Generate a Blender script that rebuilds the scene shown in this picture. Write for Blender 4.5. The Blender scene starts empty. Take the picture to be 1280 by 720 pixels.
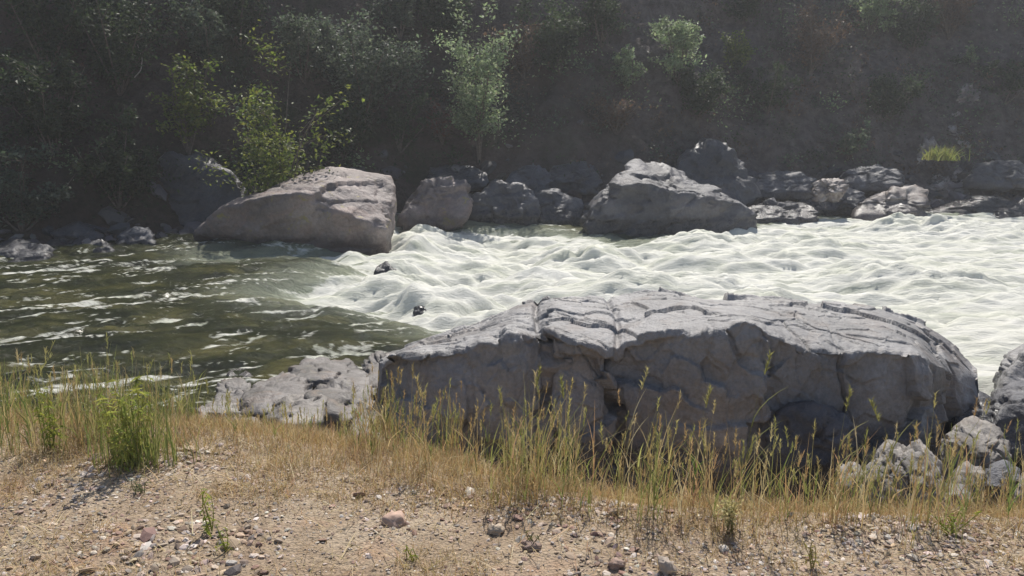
import bpy, bmesh, math, random
import numpy as np
from mathutils import Vector

R = math.radians
scene = bpy.context.scene
COL = scene.collection
rng = np.random.default_rng(7)

# ------------------------------------------------------------------ camera
CAM_Z, PITCH, HFOV = 1.7, R(12.0), R(62.0)
F = 640.0 / math.tan(HFOV / 2)
cam_d = bpy.data.cameras.new('camera')
cam = bpy.data.objects.new('camera', cam_d)
COL.objects.link(cam)
cam.location = (0, 0, CAM_Z)
cam.rotation_euler = (math.pi / 2 - PITCH, 0, 0)
cam_d.sensor_width = 36
cam_d.lens = 18 / math.tan(HFOV / 2)
cam_d.clip_start = 0.05
cam_d.clip_end = 500
scene.camera = cam
cp, sp = math.cos(PITCH), math.sin(PITCH)


def ray(px, py):
    a, b = (px - 640) / F, (360 - py) / F
    return np.array([a, cp + b * sp, -sp + b * cp])


def W(px, py, Y):
    """survey: where a sight line meets the distance Y"""
    d = ray(px, py)
    t = Y / d[1]
    return np.array([d[0] * t, Y, CAM_Z + d[2] * t])


def G(px, py, z=0.0):
    """survey: where a sight line meets the level z"""
    d = ray(px, py)
    t = (z - CAM_Z) / d[2]
    return np.array([d[0] * t, d[1] * t, z])


# ------------------------------------------------------------------ noise
def _hash(ix, iy, iz, seed):
    h = (ix.astype(np.int64) * 374761393 + iy.astype(np.int64) * 668265263 + iz.astype(np.int64) * 2147483647 + seed * 974634557) & 0xFFFFFFFF
    h = ((h ^ (h >> 13)) * 1274126177) & 0xFFFFFFFF
    h = ((h ^ (h >> 16)) * 2246822519) & 0xFFFFFFFF
    return h ^ (h >> 15)


def gnoise(p, seed=0):
    i = np.floor(p)
    f = p - i
    u = f * f * f * (f * (f * 6 - 15) + 10)
    i = i.astype(np.int64)
    out = np.zeros(len(p))
    for dx in (0, 1):
        wx = u[:, 0] if dx else 1 - u[:, 0]
        for dy in (0, 1):
            wy = u[:, 1] if dy else 1 - u[:, 1]
            for dz in (0, 1):
                wz = u[:, 2] if dz else 1 - u[:, 2]
                h = _hash(i[:, 0] + dx, i[:, 1] + dy, i[:, 2] + dz, seed)
                gx = (h & 1023) / 511.5 - 1
                gy = ((h >> 10) & 1023) / 511.5 - 1
                gz = ((h >> 20) & 1023) / 511.5 - 1
                out += wx * wy * wz * (gx * (f[:, 0] - dx) + gy * (f[:, 1] - dy) + gz * (f[:, 2] - dz))
    return out * 1.2


def fbm(p, seed=0, octv=4, gain=0.5, lac=2.03):
    a, s, o = 1.0, 0.0, np.zeros(len(p))
    for k in range(octv):
        o += a * gnoise(p, seed + k * 17)
        s += a
        a *= gain
        p = p * lac
    return o / s


def billow(p, seed=0, octv=4, gain=0.5):
    a, s, o = 1.0, 0.0, np.zeros(len(p))
    for k in range(octv):
        o += a * np.abs(gnoise(p, seed + k * 17))
        s += a
        a *= gain
        p = p * 2.03
    return o / s


def worley(p, seed=0):
    i = np.floor(p).astype(np.int64)
    f1 = np.full(len(p), 9.0)
    f2 = np.full(len(p), 9.0)
    idv = np.zeros(len(p))
    for dx in (-1, 0, 1):
        for dy in (-1, 0, 1):
            for dz in (-1, 0, 1):
                c = i + np.array([dx, dy, dz])
                h = _hash(c[:, 0], c[:, 1], c[:, 2], seed)
                fp = np.stack([(h & 1023) / 1023, ((h >> 10) & 1023) / 1023, ((h >> 20) & 1023) / 1023], 1)
                d = np.sqrt((((c + fp) - p) ** 2).sum(1))
                nearer = d < f1
                f2 = np.where(nearer, f1, np.minimum(f2, d))
                idv = np.where(nearer, (h % 997) / 996.0, idv)
                f1 = np.where(nearer, d, f1)
    return f1, f2, idv


def facets(p, seed=0):
    """broken planes: every cell is a plane with its own tilt and step"""
    i = np.floor(p).astype(np.int64)
    f1 = np.full(len(p), 9.0)
    out = np.zeros(len(p))
    for dx in (-1, 0, 1):
        for dy in (-1, 0, 1):
            for dz in (-1, 0, 1):
                c = i + np.array([dx, dy, dz])
                h = _hash(c[:, 0], c[:, 1], c[:, 2], seed)
                g = _hash(c[:, 0], c[:, 1], c[:, 2], seed + 101)
                off = p - c - np.stack([(h & 1023) / 1023, ((h >> 10) & 1023) / 1023, ((h >> 20) & 1023) / 1023], 1)
                d = (off ** 2).sum(1)
                v = off[:, 0] * ((g & 1023) / 511.5 - 1) + off[:, 1] * (((g >> 10) & 1023) / 511.5 - 1) + off[:, 2] * (((g >> 20) & 1023) / 511.5 - 1) + 0.5 * ((h % 97) / 96.0 - 0.5)
                nearer = d < f1
                out = np.where(nearer, v, out)
                f1 = np.where(nearer, d, f1)
    return out


def sstep(a, b, x):
    t = np.clip((x - a) / (b - a), 0, 1)
    return t * t * (3 - 2 * t)


def v3(x, y, z=None):
    x = np.asarray(x, float).ravel()
    y = np.asarray(y, float).ravel()
    z = np.zeros_like(x) if z is None else np.broadcast_to(np.asarray(z, float).ravel(), x.shape)
    return np.stack([x, y, z], 1)


# ------------------------------------------------------------------ mesh + tags
def mesh_np(name, verts, faces, mat, col=None, smooth=True, attrs=None, uvx=None):
    """faces: one (M,k) array or a list of such arrays"""
    fl = faces if isinstance(faces, list) else [faces]
    me = bpy.data.meshes.new(name)
    me.vertices.add(len(verts))
    me.vertices.foreach_set('co', np.ascontiguousarray(verts, dtype=np.float32).ravel())
    loops = np.concatenate([f.ravel() for f in fl]).astype(np.int32)
    tot = np.concatenate([np.full(len(f), f.shape[1]) for f in fl]).astype(np.int32)
    start = np.concatenate([[0], np.cumsum(tot)[:-1]]).astype(np.int32)
    me.loops.add(len(loops))
    me.loops.foreach_set('vertex_index', loops)
    me.polygons.add(len(tot))
    me.polygons.foreach_set('loop_start', start)
    me.polygons.foreach_set('loop_total', tot)
    me.polygons.foreach_set('use_smooth', np.full(len(tot), smooth))
    me.update(calc_edges=True)
    if col is not None:
        at = me.attributes.new('col', 'FLOAT_COLOR', 'POINT')
        c4 = np.ones((len(verts), 4), np.float32)
        c4[:, :3] = col
        at.data.foreach_set('color', c4.ravel())
    for k, v in (attrs or {}).items():
        at = me.attributes.new(k, 'FLOAT', 'POINT')
        at.data.foreach_set('value', np.ascontiguousarray(v, dtype=np.float32))
    if mat:
        me.materials.append(mat)
    return me


def link(name, me, parent=None, loc=(0, 0, 0)):
    o = bpy.data.objects.new(name, me)
    COL.objects.link(o)
    o.location = loc
    if parent is not None:
        o.parent = parent
    return o


def tag(o, label=None, cat=None, group=None, kind=None):
    if label: o['label'] = label
    if cat: o['category'] = cat
    if group: o['group'] = group
    if kind: o['kind'] = kind
    return o


def grid_faces(nx, ny):
    a = np.arange(nx - 1)[None, :] + np.arange(ny - 1)[:, None] * nx
    return np.stack([a, a + 1, a + 1 + nx, a + nx], -1).reshape(-1, 4)


def axis(lo, a, b, hi, step, coarse):
    """dense between a and b, growing coarse outside"""
    mid = np.arange(a, b + 1e-6, step)
    def out(n, ext):
        if ext <= 0: return np.array([])
        k = max(2, int(coarse))
        return ext * (np.linspace(0, 1, k + 1)[1:]) ** 2.2
    left = (mid[0] - out(0, mid[0] - lo))[::-1]
    right = mid[-1] + out(0, hi - mid[-1])
    return np.concatenate([left, mid, right])


# ------------------------------------------------------------------ materials
class NT:
    def __init__(self, name):
        self.m = bpy.data.materials.new(name)
        self.m.use_nodes = True
        self.t = self.m.node_tree
        self.t.nodes.clear()
        self.out = self.n('ShaderNodeOutputMaterial')

    def n(self, typ, **kw):
        nd = self.t.nodes.new(typ)
        for k, v in kw.items():
            if k.startswith('i_'):
                key = k[2:]
                nd.inputs[int(key) if key.isdigit() else key.replace('_', ' ')].default_value = v
            else:
                setattr(nd, k, v)
        return nd

    def l(self, a, b):
        self.t.links.new(a, b)

    def noise(self, vec, scale, detail=6, rough=0.6, dist=0.0):
        nd = self.n('ShaderNodeTexNoise', i_Scale=scale, i_Detail=detail, i_Roughness=rough, i_Distortion=dist)
        self.l(vec, nd.inputs['Vector'])
        return nd.outputs['Fac']

    def ramp(self, fac, stops, interp='LINEAR'):
        r = self.n('ShaderNodeValToRGB')
        r.color_ramp.interpolation = interp
        e = r.color_ramp.elements
        while len(e) < len(stops):
            e.new(0.5)
        for k, (p, c) in enumerate(stops):
            e[k].position = p
            e[k].color = (c, c, c, 1) if not hasattr(c, '__len__') else (*c, 1)
        self.l(fac, r.inputs['Fac'])
        return r.outputs['Color']

    def mix(self, fac, a, b, mode='MIX'):
        x = self.n('ShaderNodeMix', data_type='RGBA', blend_type=mode)
        for s, v in ((0, fac), (6, a), (7, b)):
            if hasattr(v, 'is_linked') or hasattr(v, 'links'):
                self.l(v, x.inputs[s])
            else:
                x.inputs[s].default_value = v if s == 0 else ((*v, 1) if len(v) == 3 else v)
        return x.outputs[2]

    def math(self, op, a, b=0.0):
        x = self.n('ShaderNodeMath', operation=op)
        for s, v in ((0, a), (1, b)):
            if hasattr(v, 'links'):
                self.l(v, x.inputs[s])
            else:
                x.inputs[s].default_value = v
        return x.outputs[0]

    def bump(self, h, strength, dist, normal=None):
        b = self.n('ShaderNodeBump', i_Strength=strength, i_Distance=dist)
        self.l(h, b.inputs['Height'])
        if normal is not None:
            self.l(normal, b.inputs['Normal'])
        return b.outputs['Normal']

    def principled(self, col, rough, normal=None, **kw):
        p = self.n('ShaderNodeBsdfPrincipled')
        if hasattr(col, 'links'): self.l(col, p.inputs['Base Color'])
        else: p.inputs['Base Color'].default_value = (*col, 1)
        if hasattr(rough, 'links'): self.l(rough, p.inputs['Roughness'])
        else: p.inputs['Roughness'].default_value = rough
        if normal is not None: self.l(normal, p.inputs['Normal'])
        for k, v in kw.items():
            p.inputs[k.replace('_', ' ')].default_value = v
        return p.outputs[0]

    def done(self, sh):
        self.l(sh, self.out.inputs['Surface'])
        return self.m


def rock_material(name, dark, mid, light, stain=(0.22, 0.15, 0.11), stain_amt=0.35, lichen=None, rough=0.55, scale=1.0):
    t = NT(name)
    vec = t.n('ShaderNodeTexCoord').outputs['Object']
    big = t.noise(vec, 1.3 * scale, 5, 0.6, 0.6)
    c = t.ramp(big, [(0.32, dark), (0.5, mid), (0.68, light)])
    st = t.ramp(t.noise(vec, 2.1 * scale, 6, 0.65, 1.2), [(0.52, 0.0), (0.7, stain_amt)])
    c = t.mix(st, c, stain)
    sp_ = t.ramp(t.noise(vec, 26 * scale, 4, 0.7), [(0.3, 0.72), (0.5, 1.0), (0.72, 1.22)])
    c = t.mix(0.8, c, sp_, 'MULTIPLY')
    if lichen:
        lm = t.ramp(t.noise(vec, 5 * scale, 6, 0.7, 0.4), [(0.6, 0.0), (0.66, 0.75)])
        c = t.mix(lm, c, lichen)
    h1 = t.noise(vec, 9 * scale, 8, 0.65, 0.3)
    h2 = t.noise(vec, 60 * scale, 4, 0.6)
    nrm = t.bump(h2, 0.45, 0.012 / scale, t.bump(h1, 0.8, 0.05 / scale))
    rg = t.math('ADD', t.math('MULTIPLY', h1, 0.25), rough - 0.12)
    # soaked margin just above the river's level, ragged where the splash reaches
    sx = t.n('ShaderNodeSeparateXYZ')
    t.l(t.n('ShaderNodeNewGeometry').outputs['Position'], sx.inputs[0])
    wet = t.ramp(t.math('ADD', t.math('MULTIPLY', sx.outputs[2], -1.0), t.math('MULTIPLY', t.noise(vec, 2.5, 4, 0.6), 0.45)), [(0.86, 0.0), (1.0, 1.0)])
    c = t.mix(wet, c, t.mix(1.0, c, (0.42, 0.42, 0.44), 'MULTIPLY'))
    rg = t.math('SUBTRACT', rg, t.math('MULTIPLY', wet, 0.28))
    return t.done(t.principled(c, rg, nrm, Specular_IOR_Level=0.45))


ROCK_GREY = rock_material('grey granite', (0.175, 0.17, 0.17), (0.26, 0.252, 0.252), (0.345, 0.335, 0.335), (0.22, 0.165, 0.13), 0.4, rough=0.5)
ROCK_PINK = rock_material('pinkish granite', (0.14, 0.115, 0.11), (0.215, 0.178, 0.17), (0.33, 0.28, 0.265), (0.30, 0.19, 0.15), 0.5, lichen=(0.30, 0.26, 0.08), rough=0.6, scale=0.6)
ROCK_DARK = rock_material('dark wet and shade toned rock', (0.04, 0.04, 0.045), (0.07, 0.07, 0.078), (0.12, 0.12, 0.13), (0.12, 0.09, 0.07), 0.4, rough=0.45, scale=0.7)  # dark tone also carries shade painted onto the far bank rocks
ROCK_PALE = rock_material('pale weathered rock', (0.10, 0.09, 0.08), (0.22, 0.20, 0.182), (0.40, 0.37, 0.345), (0.24, 0.18, 0.13), 0.4, lichen=(0.20, 0.19, 0.14), rough=0.65, scale=2.0)
ROCK_PILE = rock_material('broken reddish rock', (0.10, 0.085, 0.08), (0.22, 0.19, 0.18), (0.42, 0.38, 0.35), (0.15, 0.10, 0.08), 0.6, rough=0.6, scale=2.2)
ROCK_LEDGE = rock_material('grey brown ledge rock', (0.085, 0.078, 0.07), (0.165, 0.15, 0.142), (0.27, 0.25, 0.24), (0.20, 0.14, 0.10), 0.6, lichen=(0.17, 0.16, 0.12), rough=0.55, scale=1.6)
ROCK_BANK = rock_material('bluish bank rock', (0.055, 0.055, 0.063), (0.10, 0.10, 0.112), (0.17, 0.165, 0.18), (0.11, 0.085, 0.07), 0.4, rough=0.55, scale=0.7)  # low albedo stands in for the shade along the bank


def attr_material(name, rough=0.7, trans=0.0, spec=0.3, bumpy=0.0, sheen=0.0):
    t = NT(name)
    c = t.n('ShaderNodeAttribute', attribute_name='col').outputs['Color']
    nrm = None
    if bumpy:
        vec = t.n('ShaderNodeTexCoord').outputs['Object']
        nrm = t.bump(t.noise(vec, 90, 4, 0.6), bumpy, 0.004)
    p = t.principled(c, rough, nrm, Specular_IOR_Level=spec)
    if trans:
        tr = t.n('ShaderNodeBsdfTranslucent')
        t.l(t.mix(0.35, c, (0.9, 0.95, 0.5), 'MULTIPLY'), tr.inputs['Color'])
        mx = t.n('ShaderNodeMixShader')
        mx.inputs[0].default_value = trans
        t.l(p, mx.inputs[1])
        t.l(tr.outputs[0], mx.inputs[2])
        return t.done(mx.outputs[0])
    return t.done(p)


LEAF = attr_material('leaves', 0.5, 0.5, 0.3)
GRASS = attr_material('grass blades', 0.6, 0.4, 0.25)
PEBBLE = attr_material('pebbles', 0.75, 0, 0.3, 0.4)
TWIG = NT('bark')
_v = TWIG.n('ShaderNodeTexCoord').outputs['Object']
TWIG = TWIG.done(TWIG.principled(TWIG.ramp(TWIG.noise(_v, 20, 4), [(0.3, (0.07, 0.05, 0.04)), (0.7, (0.17, 0.135, 0.11))]), 0.8))
DRYTWIG = NT('bleached wood')
_v = DRYTWIG.n('ShaderNodeTexCoord').outputs['Object']
DRYTWIG = DRYTWIG.done(DRYTWIG.principled(DRYTWIG.ramp(DRYTWIG.noise(_v, 25, 4), [(0.3, (0.36, 0.31, 0.27)), (0.7, (0.55, 0.5, 0.46))]), 0.7))


def dirt_material():
    t = NT('gravelly dirt')
    vec = t.n('ShaderNodeTexCoord').outputs['Object']
    c = t.ramp(t.noise(vec, 1.6, 6, 0.65, 0.8), [(0.3, (0.22, 0.155, 0.105)), (0.5, (0.33, 0.255, 0.18)), (0.7, (0.43, 0.355, 0.265))])
    red = t.ramp(t.noise(vec, 2.7, 4, 0.6), [(0.55, 0.0), (0.7, 0.6)])
    c = t.mix(red, c, (0.33, 0.20, 0.13))
    c = t.mix(0.75, c, t.ramp(t.noise(vec, 45, 5, 0.75), [(0.3, 0.55), (0.5, 1.0), (0.7, 1.3)]), 'MULTIPLY')
    vor = t.n('ShaderNodeTexVoronoi', i_Scale=70.0)
    t.l(vec, vor.inputs['Vector'])
    n = t.bump(vor.outputs['Distance'], 0.6, 0.012, t.bump(t.noise(vec, 14, 6, 0.7), 0.7, 0.04))
    return t.done(t.principled(c, 0.9, n, Specular_IOR_Level=0.2))


def hill_material():
    t = NT('shaded hillside earth and rock')
    vec = t.n('ShaderNodeTexCoord').outputs['Object']
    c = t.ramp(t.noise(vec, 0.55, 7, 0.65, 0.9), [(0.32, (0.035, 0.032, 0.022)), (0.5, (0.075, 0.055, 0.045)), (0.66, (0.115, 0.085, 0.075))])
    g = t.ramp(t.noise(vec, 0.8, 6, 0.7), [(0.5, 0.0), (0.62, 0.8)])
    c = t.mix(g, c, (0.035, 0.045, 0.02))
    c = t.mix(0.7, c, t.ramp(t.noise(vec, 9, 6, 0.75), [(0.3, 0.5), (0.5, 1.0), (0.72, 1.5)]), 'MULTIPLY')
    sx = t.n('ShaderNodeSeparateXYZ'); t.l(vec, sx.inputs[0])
    bare = t.math('ADD', t.math('MULTIPLY', sx.outputs[0], 0.06), t.noise(vec, 0.4, 4, 0.6))  # paler bare earth towards the right, partly standing in for flare veil
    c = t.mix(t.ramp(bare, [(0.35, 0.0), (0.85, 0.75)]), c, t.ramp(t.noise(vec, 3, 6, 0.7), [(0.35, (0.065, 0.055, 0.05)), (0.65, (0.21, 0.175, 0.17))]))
    n = t.bump(t.noise(vec, 5, 8, 0.7), 0.8, 0.25)
    return t.done(t.principled(c, 0.9, n, Specular_IOR_Level=0.2))


def water_material():
    t = NT('river water and foam')
    geo = t.n('ShaderNodeTexCoord').outputs['Object']
    foam = t.n('ShaderNodeAttribute', attribute_name='foam').outputs['Fac']
    aer = t.n('ShaderNodeAttribute', attribute_name='aerate').outputs['Fac']
    mp = t.n('ShaderNodeMapping')
    mp.inputs['Scale'].default_value = (0.55, 1.5, 1.0)
    t.l(geo, mp.inputs['Vector'])
    flow = mp.outputs['Vector']
    # water body: olive, murky
    wc = t.ramp(t.noise(flow, 1.1, 5, 0.6, 0.8), [(0.32, (0.010, 0.013, 0.006)), (0.5, (0.032, 0.036, 0.012)), (0.68, (0.10, 0.093, 0.033))])
    wc = t.mix(t.math('MULTIPLY', t.math('POWER', aer, 2.0), 0.8), wc, (0.40, 0.43, 0.33))
    wn = t.bump(t.noise(flow, 16, 6, 0.7, 0.8), 0.65, 0.04, t.bump(t.noise(flow, 4.8, 6, 0.66, 1.0), 0.75, 0.15))
    water = t.principled(wc, 0.07, wn, Specular_IOR_Level=0.5, IOR=1.33)
    # foam
    mp2 = t.n('ShaderNodeMapping')
    mp2.inputs['Scale'].default_value = (0.32, 1.7, 1.0)
    t.l(geo, mp2.inputs['Vector'])
    flow = mp2.outputs['Vector']
    brk = t.noise(flow, 9, 7, 0.7, 0.6)
    fine = t.noise(flow, 30, 5, 0.7)
    fm = t.math('ADD', foam, t.math('MULTIPLY', t.math('SUBTRACT', brk, 0.5), 0.9))
    fm = t.math('ADD', fm, t.math('MULTIPLY', t.math('SUBTRACT', fine, 0.5), 0.45))
    mask = t.ramp(fm, [(0.36, 0.0), (0.62, 1.0)])
    fc = t.ramp(t.noise(flow, 1.7, 6, 0.6, 0.7), [(0.34, (0.72, 0.74, 0.62)), (0.5, (0.88, 0.88, 0.79)), (0.66, (0.93, 0.925, 0.86))])
    fn = t.bump(t.noise(flow, 26, 6, 0.75), 0.4, 0.03, t.bump(brk, 0.55, 0.08))
    fo = t.principled(fc, 0.6, fn, Specular_IOR_Level=0.3)
    tr = t.n('ShaderNodeBsdfTranslucent')
    t.l(fc, tr.inputs['Color'])
    m1 = t.n('ShaderNodeMixShader')
    m1.inputs[0].default_value = 0.3
    t.l(fo, m1.inputs[1]); t.l(tr.outputs[0], m1.inputs[2])
    m2 = t.n('ShaderNodeMixShader')
    t.l(mask, m2.inputs[0]); t.l(water, m2.inputs[1]); t.l(m1.outputs[0], m2.inputs[2])
    return t.done(m2.outputs[0])


DIRT, HILL, WATER = dirt_material(), hill_material(), water_material()

# ------------------------------------------------------------------ near ground
def ground_z(x, y):
    x = np.asarray(x, float).ravel(); y = np.asarray(y, float).ravel()
    ye = np.interp(x, [-3, -2.2, -1.1, -0.6, 0.0, 1.0, 2.0, 5.0], [4.35, 4.3, 4.1, 3.9, 3.55, 3.28, 3.22, 3.3]) + 0.10 * gnoise(v3(x * 0.9, y * 0 + 3.1), 5)
    d = y - ye
    s = np.where(d > 0, d * d / (d + 0.5), 0)
    z = -(0.62 + 0.28 * sstep(-0.6, 0.8, x)) * s
    z = np.maximum(z, -2.2)
    z = z + 0.05 * fbm(v3(x * 0.8, y * 0.8), 11, 4) + 0.02 * fbm(v3(x * 4, y * 4), 12, 3)
    z = z + 0
    return z


gx = axis(-70, -5.5, 6.5, 70, 0.04, 14)
gy = axis(-60, 1.8, 7.0, 12, 0.04, 14)
X, Y = np.meshgrid(gx, gy)
Z = ground_z(X, Y)
gm = mesh_np('ground', v3(X, Y, Z), grid_faces(len(gx), len(gy)), DIRT)
tag(link('ground', gm), 'gravelly tan roadside bank sloping to the river', 'ground', kind='structure')

# ------------------------------------------------------------------ far hillside
def lerp_x(x, pts):
    xs, ys = zip(*pts)
    return np.interp(x, xs, ys)


BANK = [(-60, 15.0), (-12, 14.6), (-7.5, 15.6), (-5.5, 18.4), (-2.5, 20.0), (0, 20.6), (2.5, 20.8), (6, 22.4), (10, 23.4), (15, 24.0), (60, 26)]
HTOP = [(-60, 8.5), (-12, 8.5), (-6, 8.5), (-2, 8.5), (2, 8.5), (7, 8.5), (12, 8.5), (60, 8.5)]


def hill_z(x, y):
    x = np.asarray(x, float).ravel(); y = np.asarray(y, float).ravel()
    yw = lerp_x(x, BANK) + 0.5 * fbm(v3(x * 0.45, x * 0), 31, 3)
    d = y - yw
    toe = 0.5 * d
    face = 0.5 * np.maximum(d, 0) + 0.68 * (np.sqrt(np.maximum(d - 0.6, 0) ** 2 + 0.3) - 0.55) * (d > 0.6)
    z = -1.15 + np.where(d > 0, face, toe)
    top = lerp_x(x, HTOP) + 1.2 * fbm(v3(x * 0.4, x * 0 + 5), 33, 3)
    over = z - top
    z = np.where(over > 0, top + 0.12 * over, z)
    amp = sstep(0.3, 3, d)
    z = z + amp * (1.5 * fbm(v3(x * 0.35, y * 0.35, z * 0.35), 35, 4) + 0.5 * (billow(v3(x * 1.1, y * 1.1, z * 1.1), 36, 4) - 0.25))
    z = z + amp * 0.28 * (billow(v3(x * 2.6, y * 2.6, z * 1.3), 39, 3) - 0.25)
    st = z / 0.8 + 0.6 * gnoise(v3(x * 0.4, y * 0.4), 38)
    z = z + amp * 0.18 * (np.abs((st % 1.0) - 0.5) * 2 - 0.5)
    return np.maximum(z, -2.3)


hx = axis(-60, -17, 19, 60, 0.12, 16)
hy = np.concatenate([np.arange(13.2, 37, 0.1), 37 + np.linspace(0, 1, 12)[1:] ** 1.6 * 60])
X, Y = np.meshgrid(hx, hy)
Z = hill_z(X, Y)
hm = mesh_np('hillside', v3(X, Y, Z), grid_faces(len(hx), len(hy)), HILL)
tag(link('hillside', hm), 'steep shaded hillside of brown earth beyond the river', 'hillside', kind='structure')


def hill_hit(px, py):
    d = ray(px, py)
    t = np.arange(13, 34, 0.04)
    P = d[None, :] * t[:, None]
    P[:, 2] += CAM_Z
    hit = P[:, 2] < hill_z(P[:, 0], P[:, 1])
    k = np.argmax(hit) if hit.any() else len(t) - 1
    return P[k]


# ------------------------------------------------------------------ river
def poly_sd(px, py, poly):
    """signed distance to a polygon, positive inside"""
    n = len(poly)
    d = np.full(len(px), 1e9)
    inside = np.zeros(len(px), bool)
    for k in range(n):
        ax, ay = poly[k]; bx, by = poly[(k + 1) % n]
        ex, ey = bx - ax, by - ay
        t = np.clip(((px - ax) * ex + (py - ay) * ey) / (ex * ex + ey * ey + 1e-12), 0, 1)
        d = np.minimum(d, np.hypot(px - ax - t * ex, py - ay - t * ey))
        c = (ay > py) != (by > py)
        inside ^= c & (px < ex * (py - ay) / (ey + 1e-12) + ax)
    return np.where(inside, d, -d)


FOAM_PX = [(255, 328), (330, 322), (430, 314), (492, 284), (560, 281), (650, 281), (760, 292), (800, 300), (880, 283), (1000, 268),
           (1150, 262), (1280, 258), (1600, 250), (1900, 620), (1230, 520), (1000, 470), (700, 432), (600, 418), (545, 414), (500, 402), (450, 392),
           (395, 392), (350, 382), (352, 368), (395, 352), (440, 338), (400, 330), (330, 330), (270, 334)]
FOAM = [tuple(G(a, b, -1.0)[:2]) for a, b in FOAM_PX]
# standing waves, mounds and troughs: (pixel survey, height, radius along, radius across)
WAVES = [(745, 318, 0.32, 1.0, 0.8), (640, 330, 0.20, 1.1, 0.7), (690, 345, 0.15, 1.0, 0.5), (880, 300, 0.3, 1.0, 0.6), (815, 356, 0.2, 0.9, 0.5), (528, 374, 0.16, 0.5, 0.4),
         (905, 350, 0.25, 0.8, 0.5), (540, 305, 0.18, 1.3, 0.5), (1150, 280, 0.35, 1.4, 0.8), (1010, 300, 0.2, 1.2, 0.7), (1080, 340, 0.18, 1.0, 0.6),
         (1190, 350, 0.2, 1.2, 0.7), (930, 385, 0.15, 0.8, 0.4), (600, 372, 0.18, 0.8, 0.4), (520, 352, 0.2, 0.5, 0.4), (450, 355, 0.22, 0.6, 0.5),
         (410, 372, 0.12, 0.4, 0.3), (560, 345, -0.12, 0.7, 0.4), (800, 320, -0.28, 0.5, 0.5), (700, 375, -0.12, 0.9, 0.4), (860, 330, -0.15, 0.6, 0.4)]


def stream(x, y):
    g = 0.55 * (-1.2 - np.log1p(np.exp(-(x + 1.8) * 1.3)) / 1.3) + 0.06 * x
    return y - g


def water_fields(x, y):
    v = stream(x, y)
    w1 = fbm(v3(x * 0.6, v * 0.8), 51, 3)
    sd = poly_sd(x, y, FOAM)
    body = sstep(-0.25, 0.45, sd + 0.55 * w1 + 0.25 * fbm(v3(x * 1.6, v * 3), 52, 3))
    inner = sstep(-0.1, 1.0, sd)
    # level: upstream pool, a drop, then the rapid
    z = -0.92 - 0.2 * sstep(-3.0, 0.5, x) - 0.05 * sstep(2, 10, x)
    # long swells of the smooth tongue
    warp = 0.35 * fbm(v3(x * 0.8, v * 0.8), 56, 2)
    west = sstep(2.0, -0.5, x)
    z = z + west * (0.07 - 0.28 * sstep(-0.5, 0.5, sd + 0.3 * w1) + (0.22 + 0.35 * w1) * np.exp(-((sd - 1.15 + 0.8 * w1) / 0.42) ** 2) * (sd > -0.2))
    sw = 0.16 * fbm(v3(x * 0.5, v * 1.0), 53, 3) + 0.14 * (0.3 - np.abs(gnoise(v3(x * 0.9 + warp, v * 2.2), 54))) + 0.10 * (0.3 - np.abs(gnoise(v3(x * 1.8 + warp, v * 4.5), 66))) + 0.06 * (0.25 - np.abs(gnoise(v3(x * 2.6 + warp * 2, v * 8.0), 68))) + 0.035 * fbm(v3(x * 4, v * 8), 55, 3)
    z = z + sw * (1 - 0.5 * inner)
    b1 = billow(v3(x * 0.42 + warp, v * 0.85, warp), 57, 3, 0.5)
    b2 = billow(v3(x * 0.9 + warp, v * 3.0 - warp, warp * 2), 58, 4, 0.55)
    b3 = fbm(v3(x * 3, v * 10), 59, 4)
    z = z + inner * (0.85 * (1 - 0.45 * sstep(3, 8, x)) * (b1 - 0.18) + 0.2 * (b2 - 0.2) + 0.035 * b3)
    for (a, b, h, ra, rc) in WAVES:
        c = G(a, b, -1.0)
        q = ((x - c[0]) / ra) ** 2 + ((y - c[1]) / rc) ** 2
        z = z + h * np.exp(-q) * (0.9 + 0.4 * b3 + 0.8 * (b2 - 0.2))
    # thin foam lines carried on the smooth water
    l1 = 1 - np.abs(gnoise(v3(x * 0.45, v * 3.1, warp), 61)) * 8
    l2 = 1 - np.abs(gnoise(v3(x * 0.6 + 7, v * 7.0, warp * 2), 62)) * 5
    l3 = 1 - np.abs(gnoise(v3(x * 0.9 + 2, v * 11.0, warp * 3), 67)) * 5
    gate = sstep(-0.1, 0.25, fbm(v3(x * 0.5, v * 1.2), 63, 3) + 0.08)
    gate2 = sstep(-0.15, 0.2, fbm(v3(x * 0.9 + 3, v * 2.0), 64, 3))
    lines = np.maximum(np.clip(l1, 0, 1) * gate * 0.66, np.maximum(np.clip(l2, 0, 1) * gate2 * 0.62, np.clip(l3, 0, 1) * np.maximum(gate2, 0.5) * 0.6))
    patch = sstep(0.2, 0.45, fbm(v3(x * 0.8 + 11, v * 2.4), 65, 4)) * 0.56
    foam = np.maximum(body * (0.62 + 0.5 * sstep(0.0, 0.9, sd)), np.maximum(lines, patch))
    trough = sstep(0.0, 0.16, -(b1 - 0.17)) * inner
    torn = fbm(v3(x * 0.7 + warp, v * 4.2, warp), 69, 5, 0.6)
    foam = foam - (0.36 * trough + 0.6 * sstep(0.02, 0.26, torn) * (1 - 0.55 * sstep(0.6, 3.0, sd))) * sstep(-0.4, 0.3, sd)
    aer = np.clip(sstep(-1.6, 0.4, sd + 0.8 * w1), 0, 1)
    return z, foam, aer


wx = axis(-60, -13.5, 16.5, 60, 0.05, 10)
wy = np.arange(5.6, 26.6, 0.05)
X, Y = np.meshgrid(wx, wy)
zw, foam, aer = water_fields(X.ravel(), Y.ravel())
wm = mesh_np('river_water', v3(X, Y, zw), grid_faces(len(wx), len(wy)), WATER, attrs={'foam': foam, 'aerate': aer})
tag(link('river_water', wm), 'rushing river turning from olive green water to white rapids', 'river', kind='structure')

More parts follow.
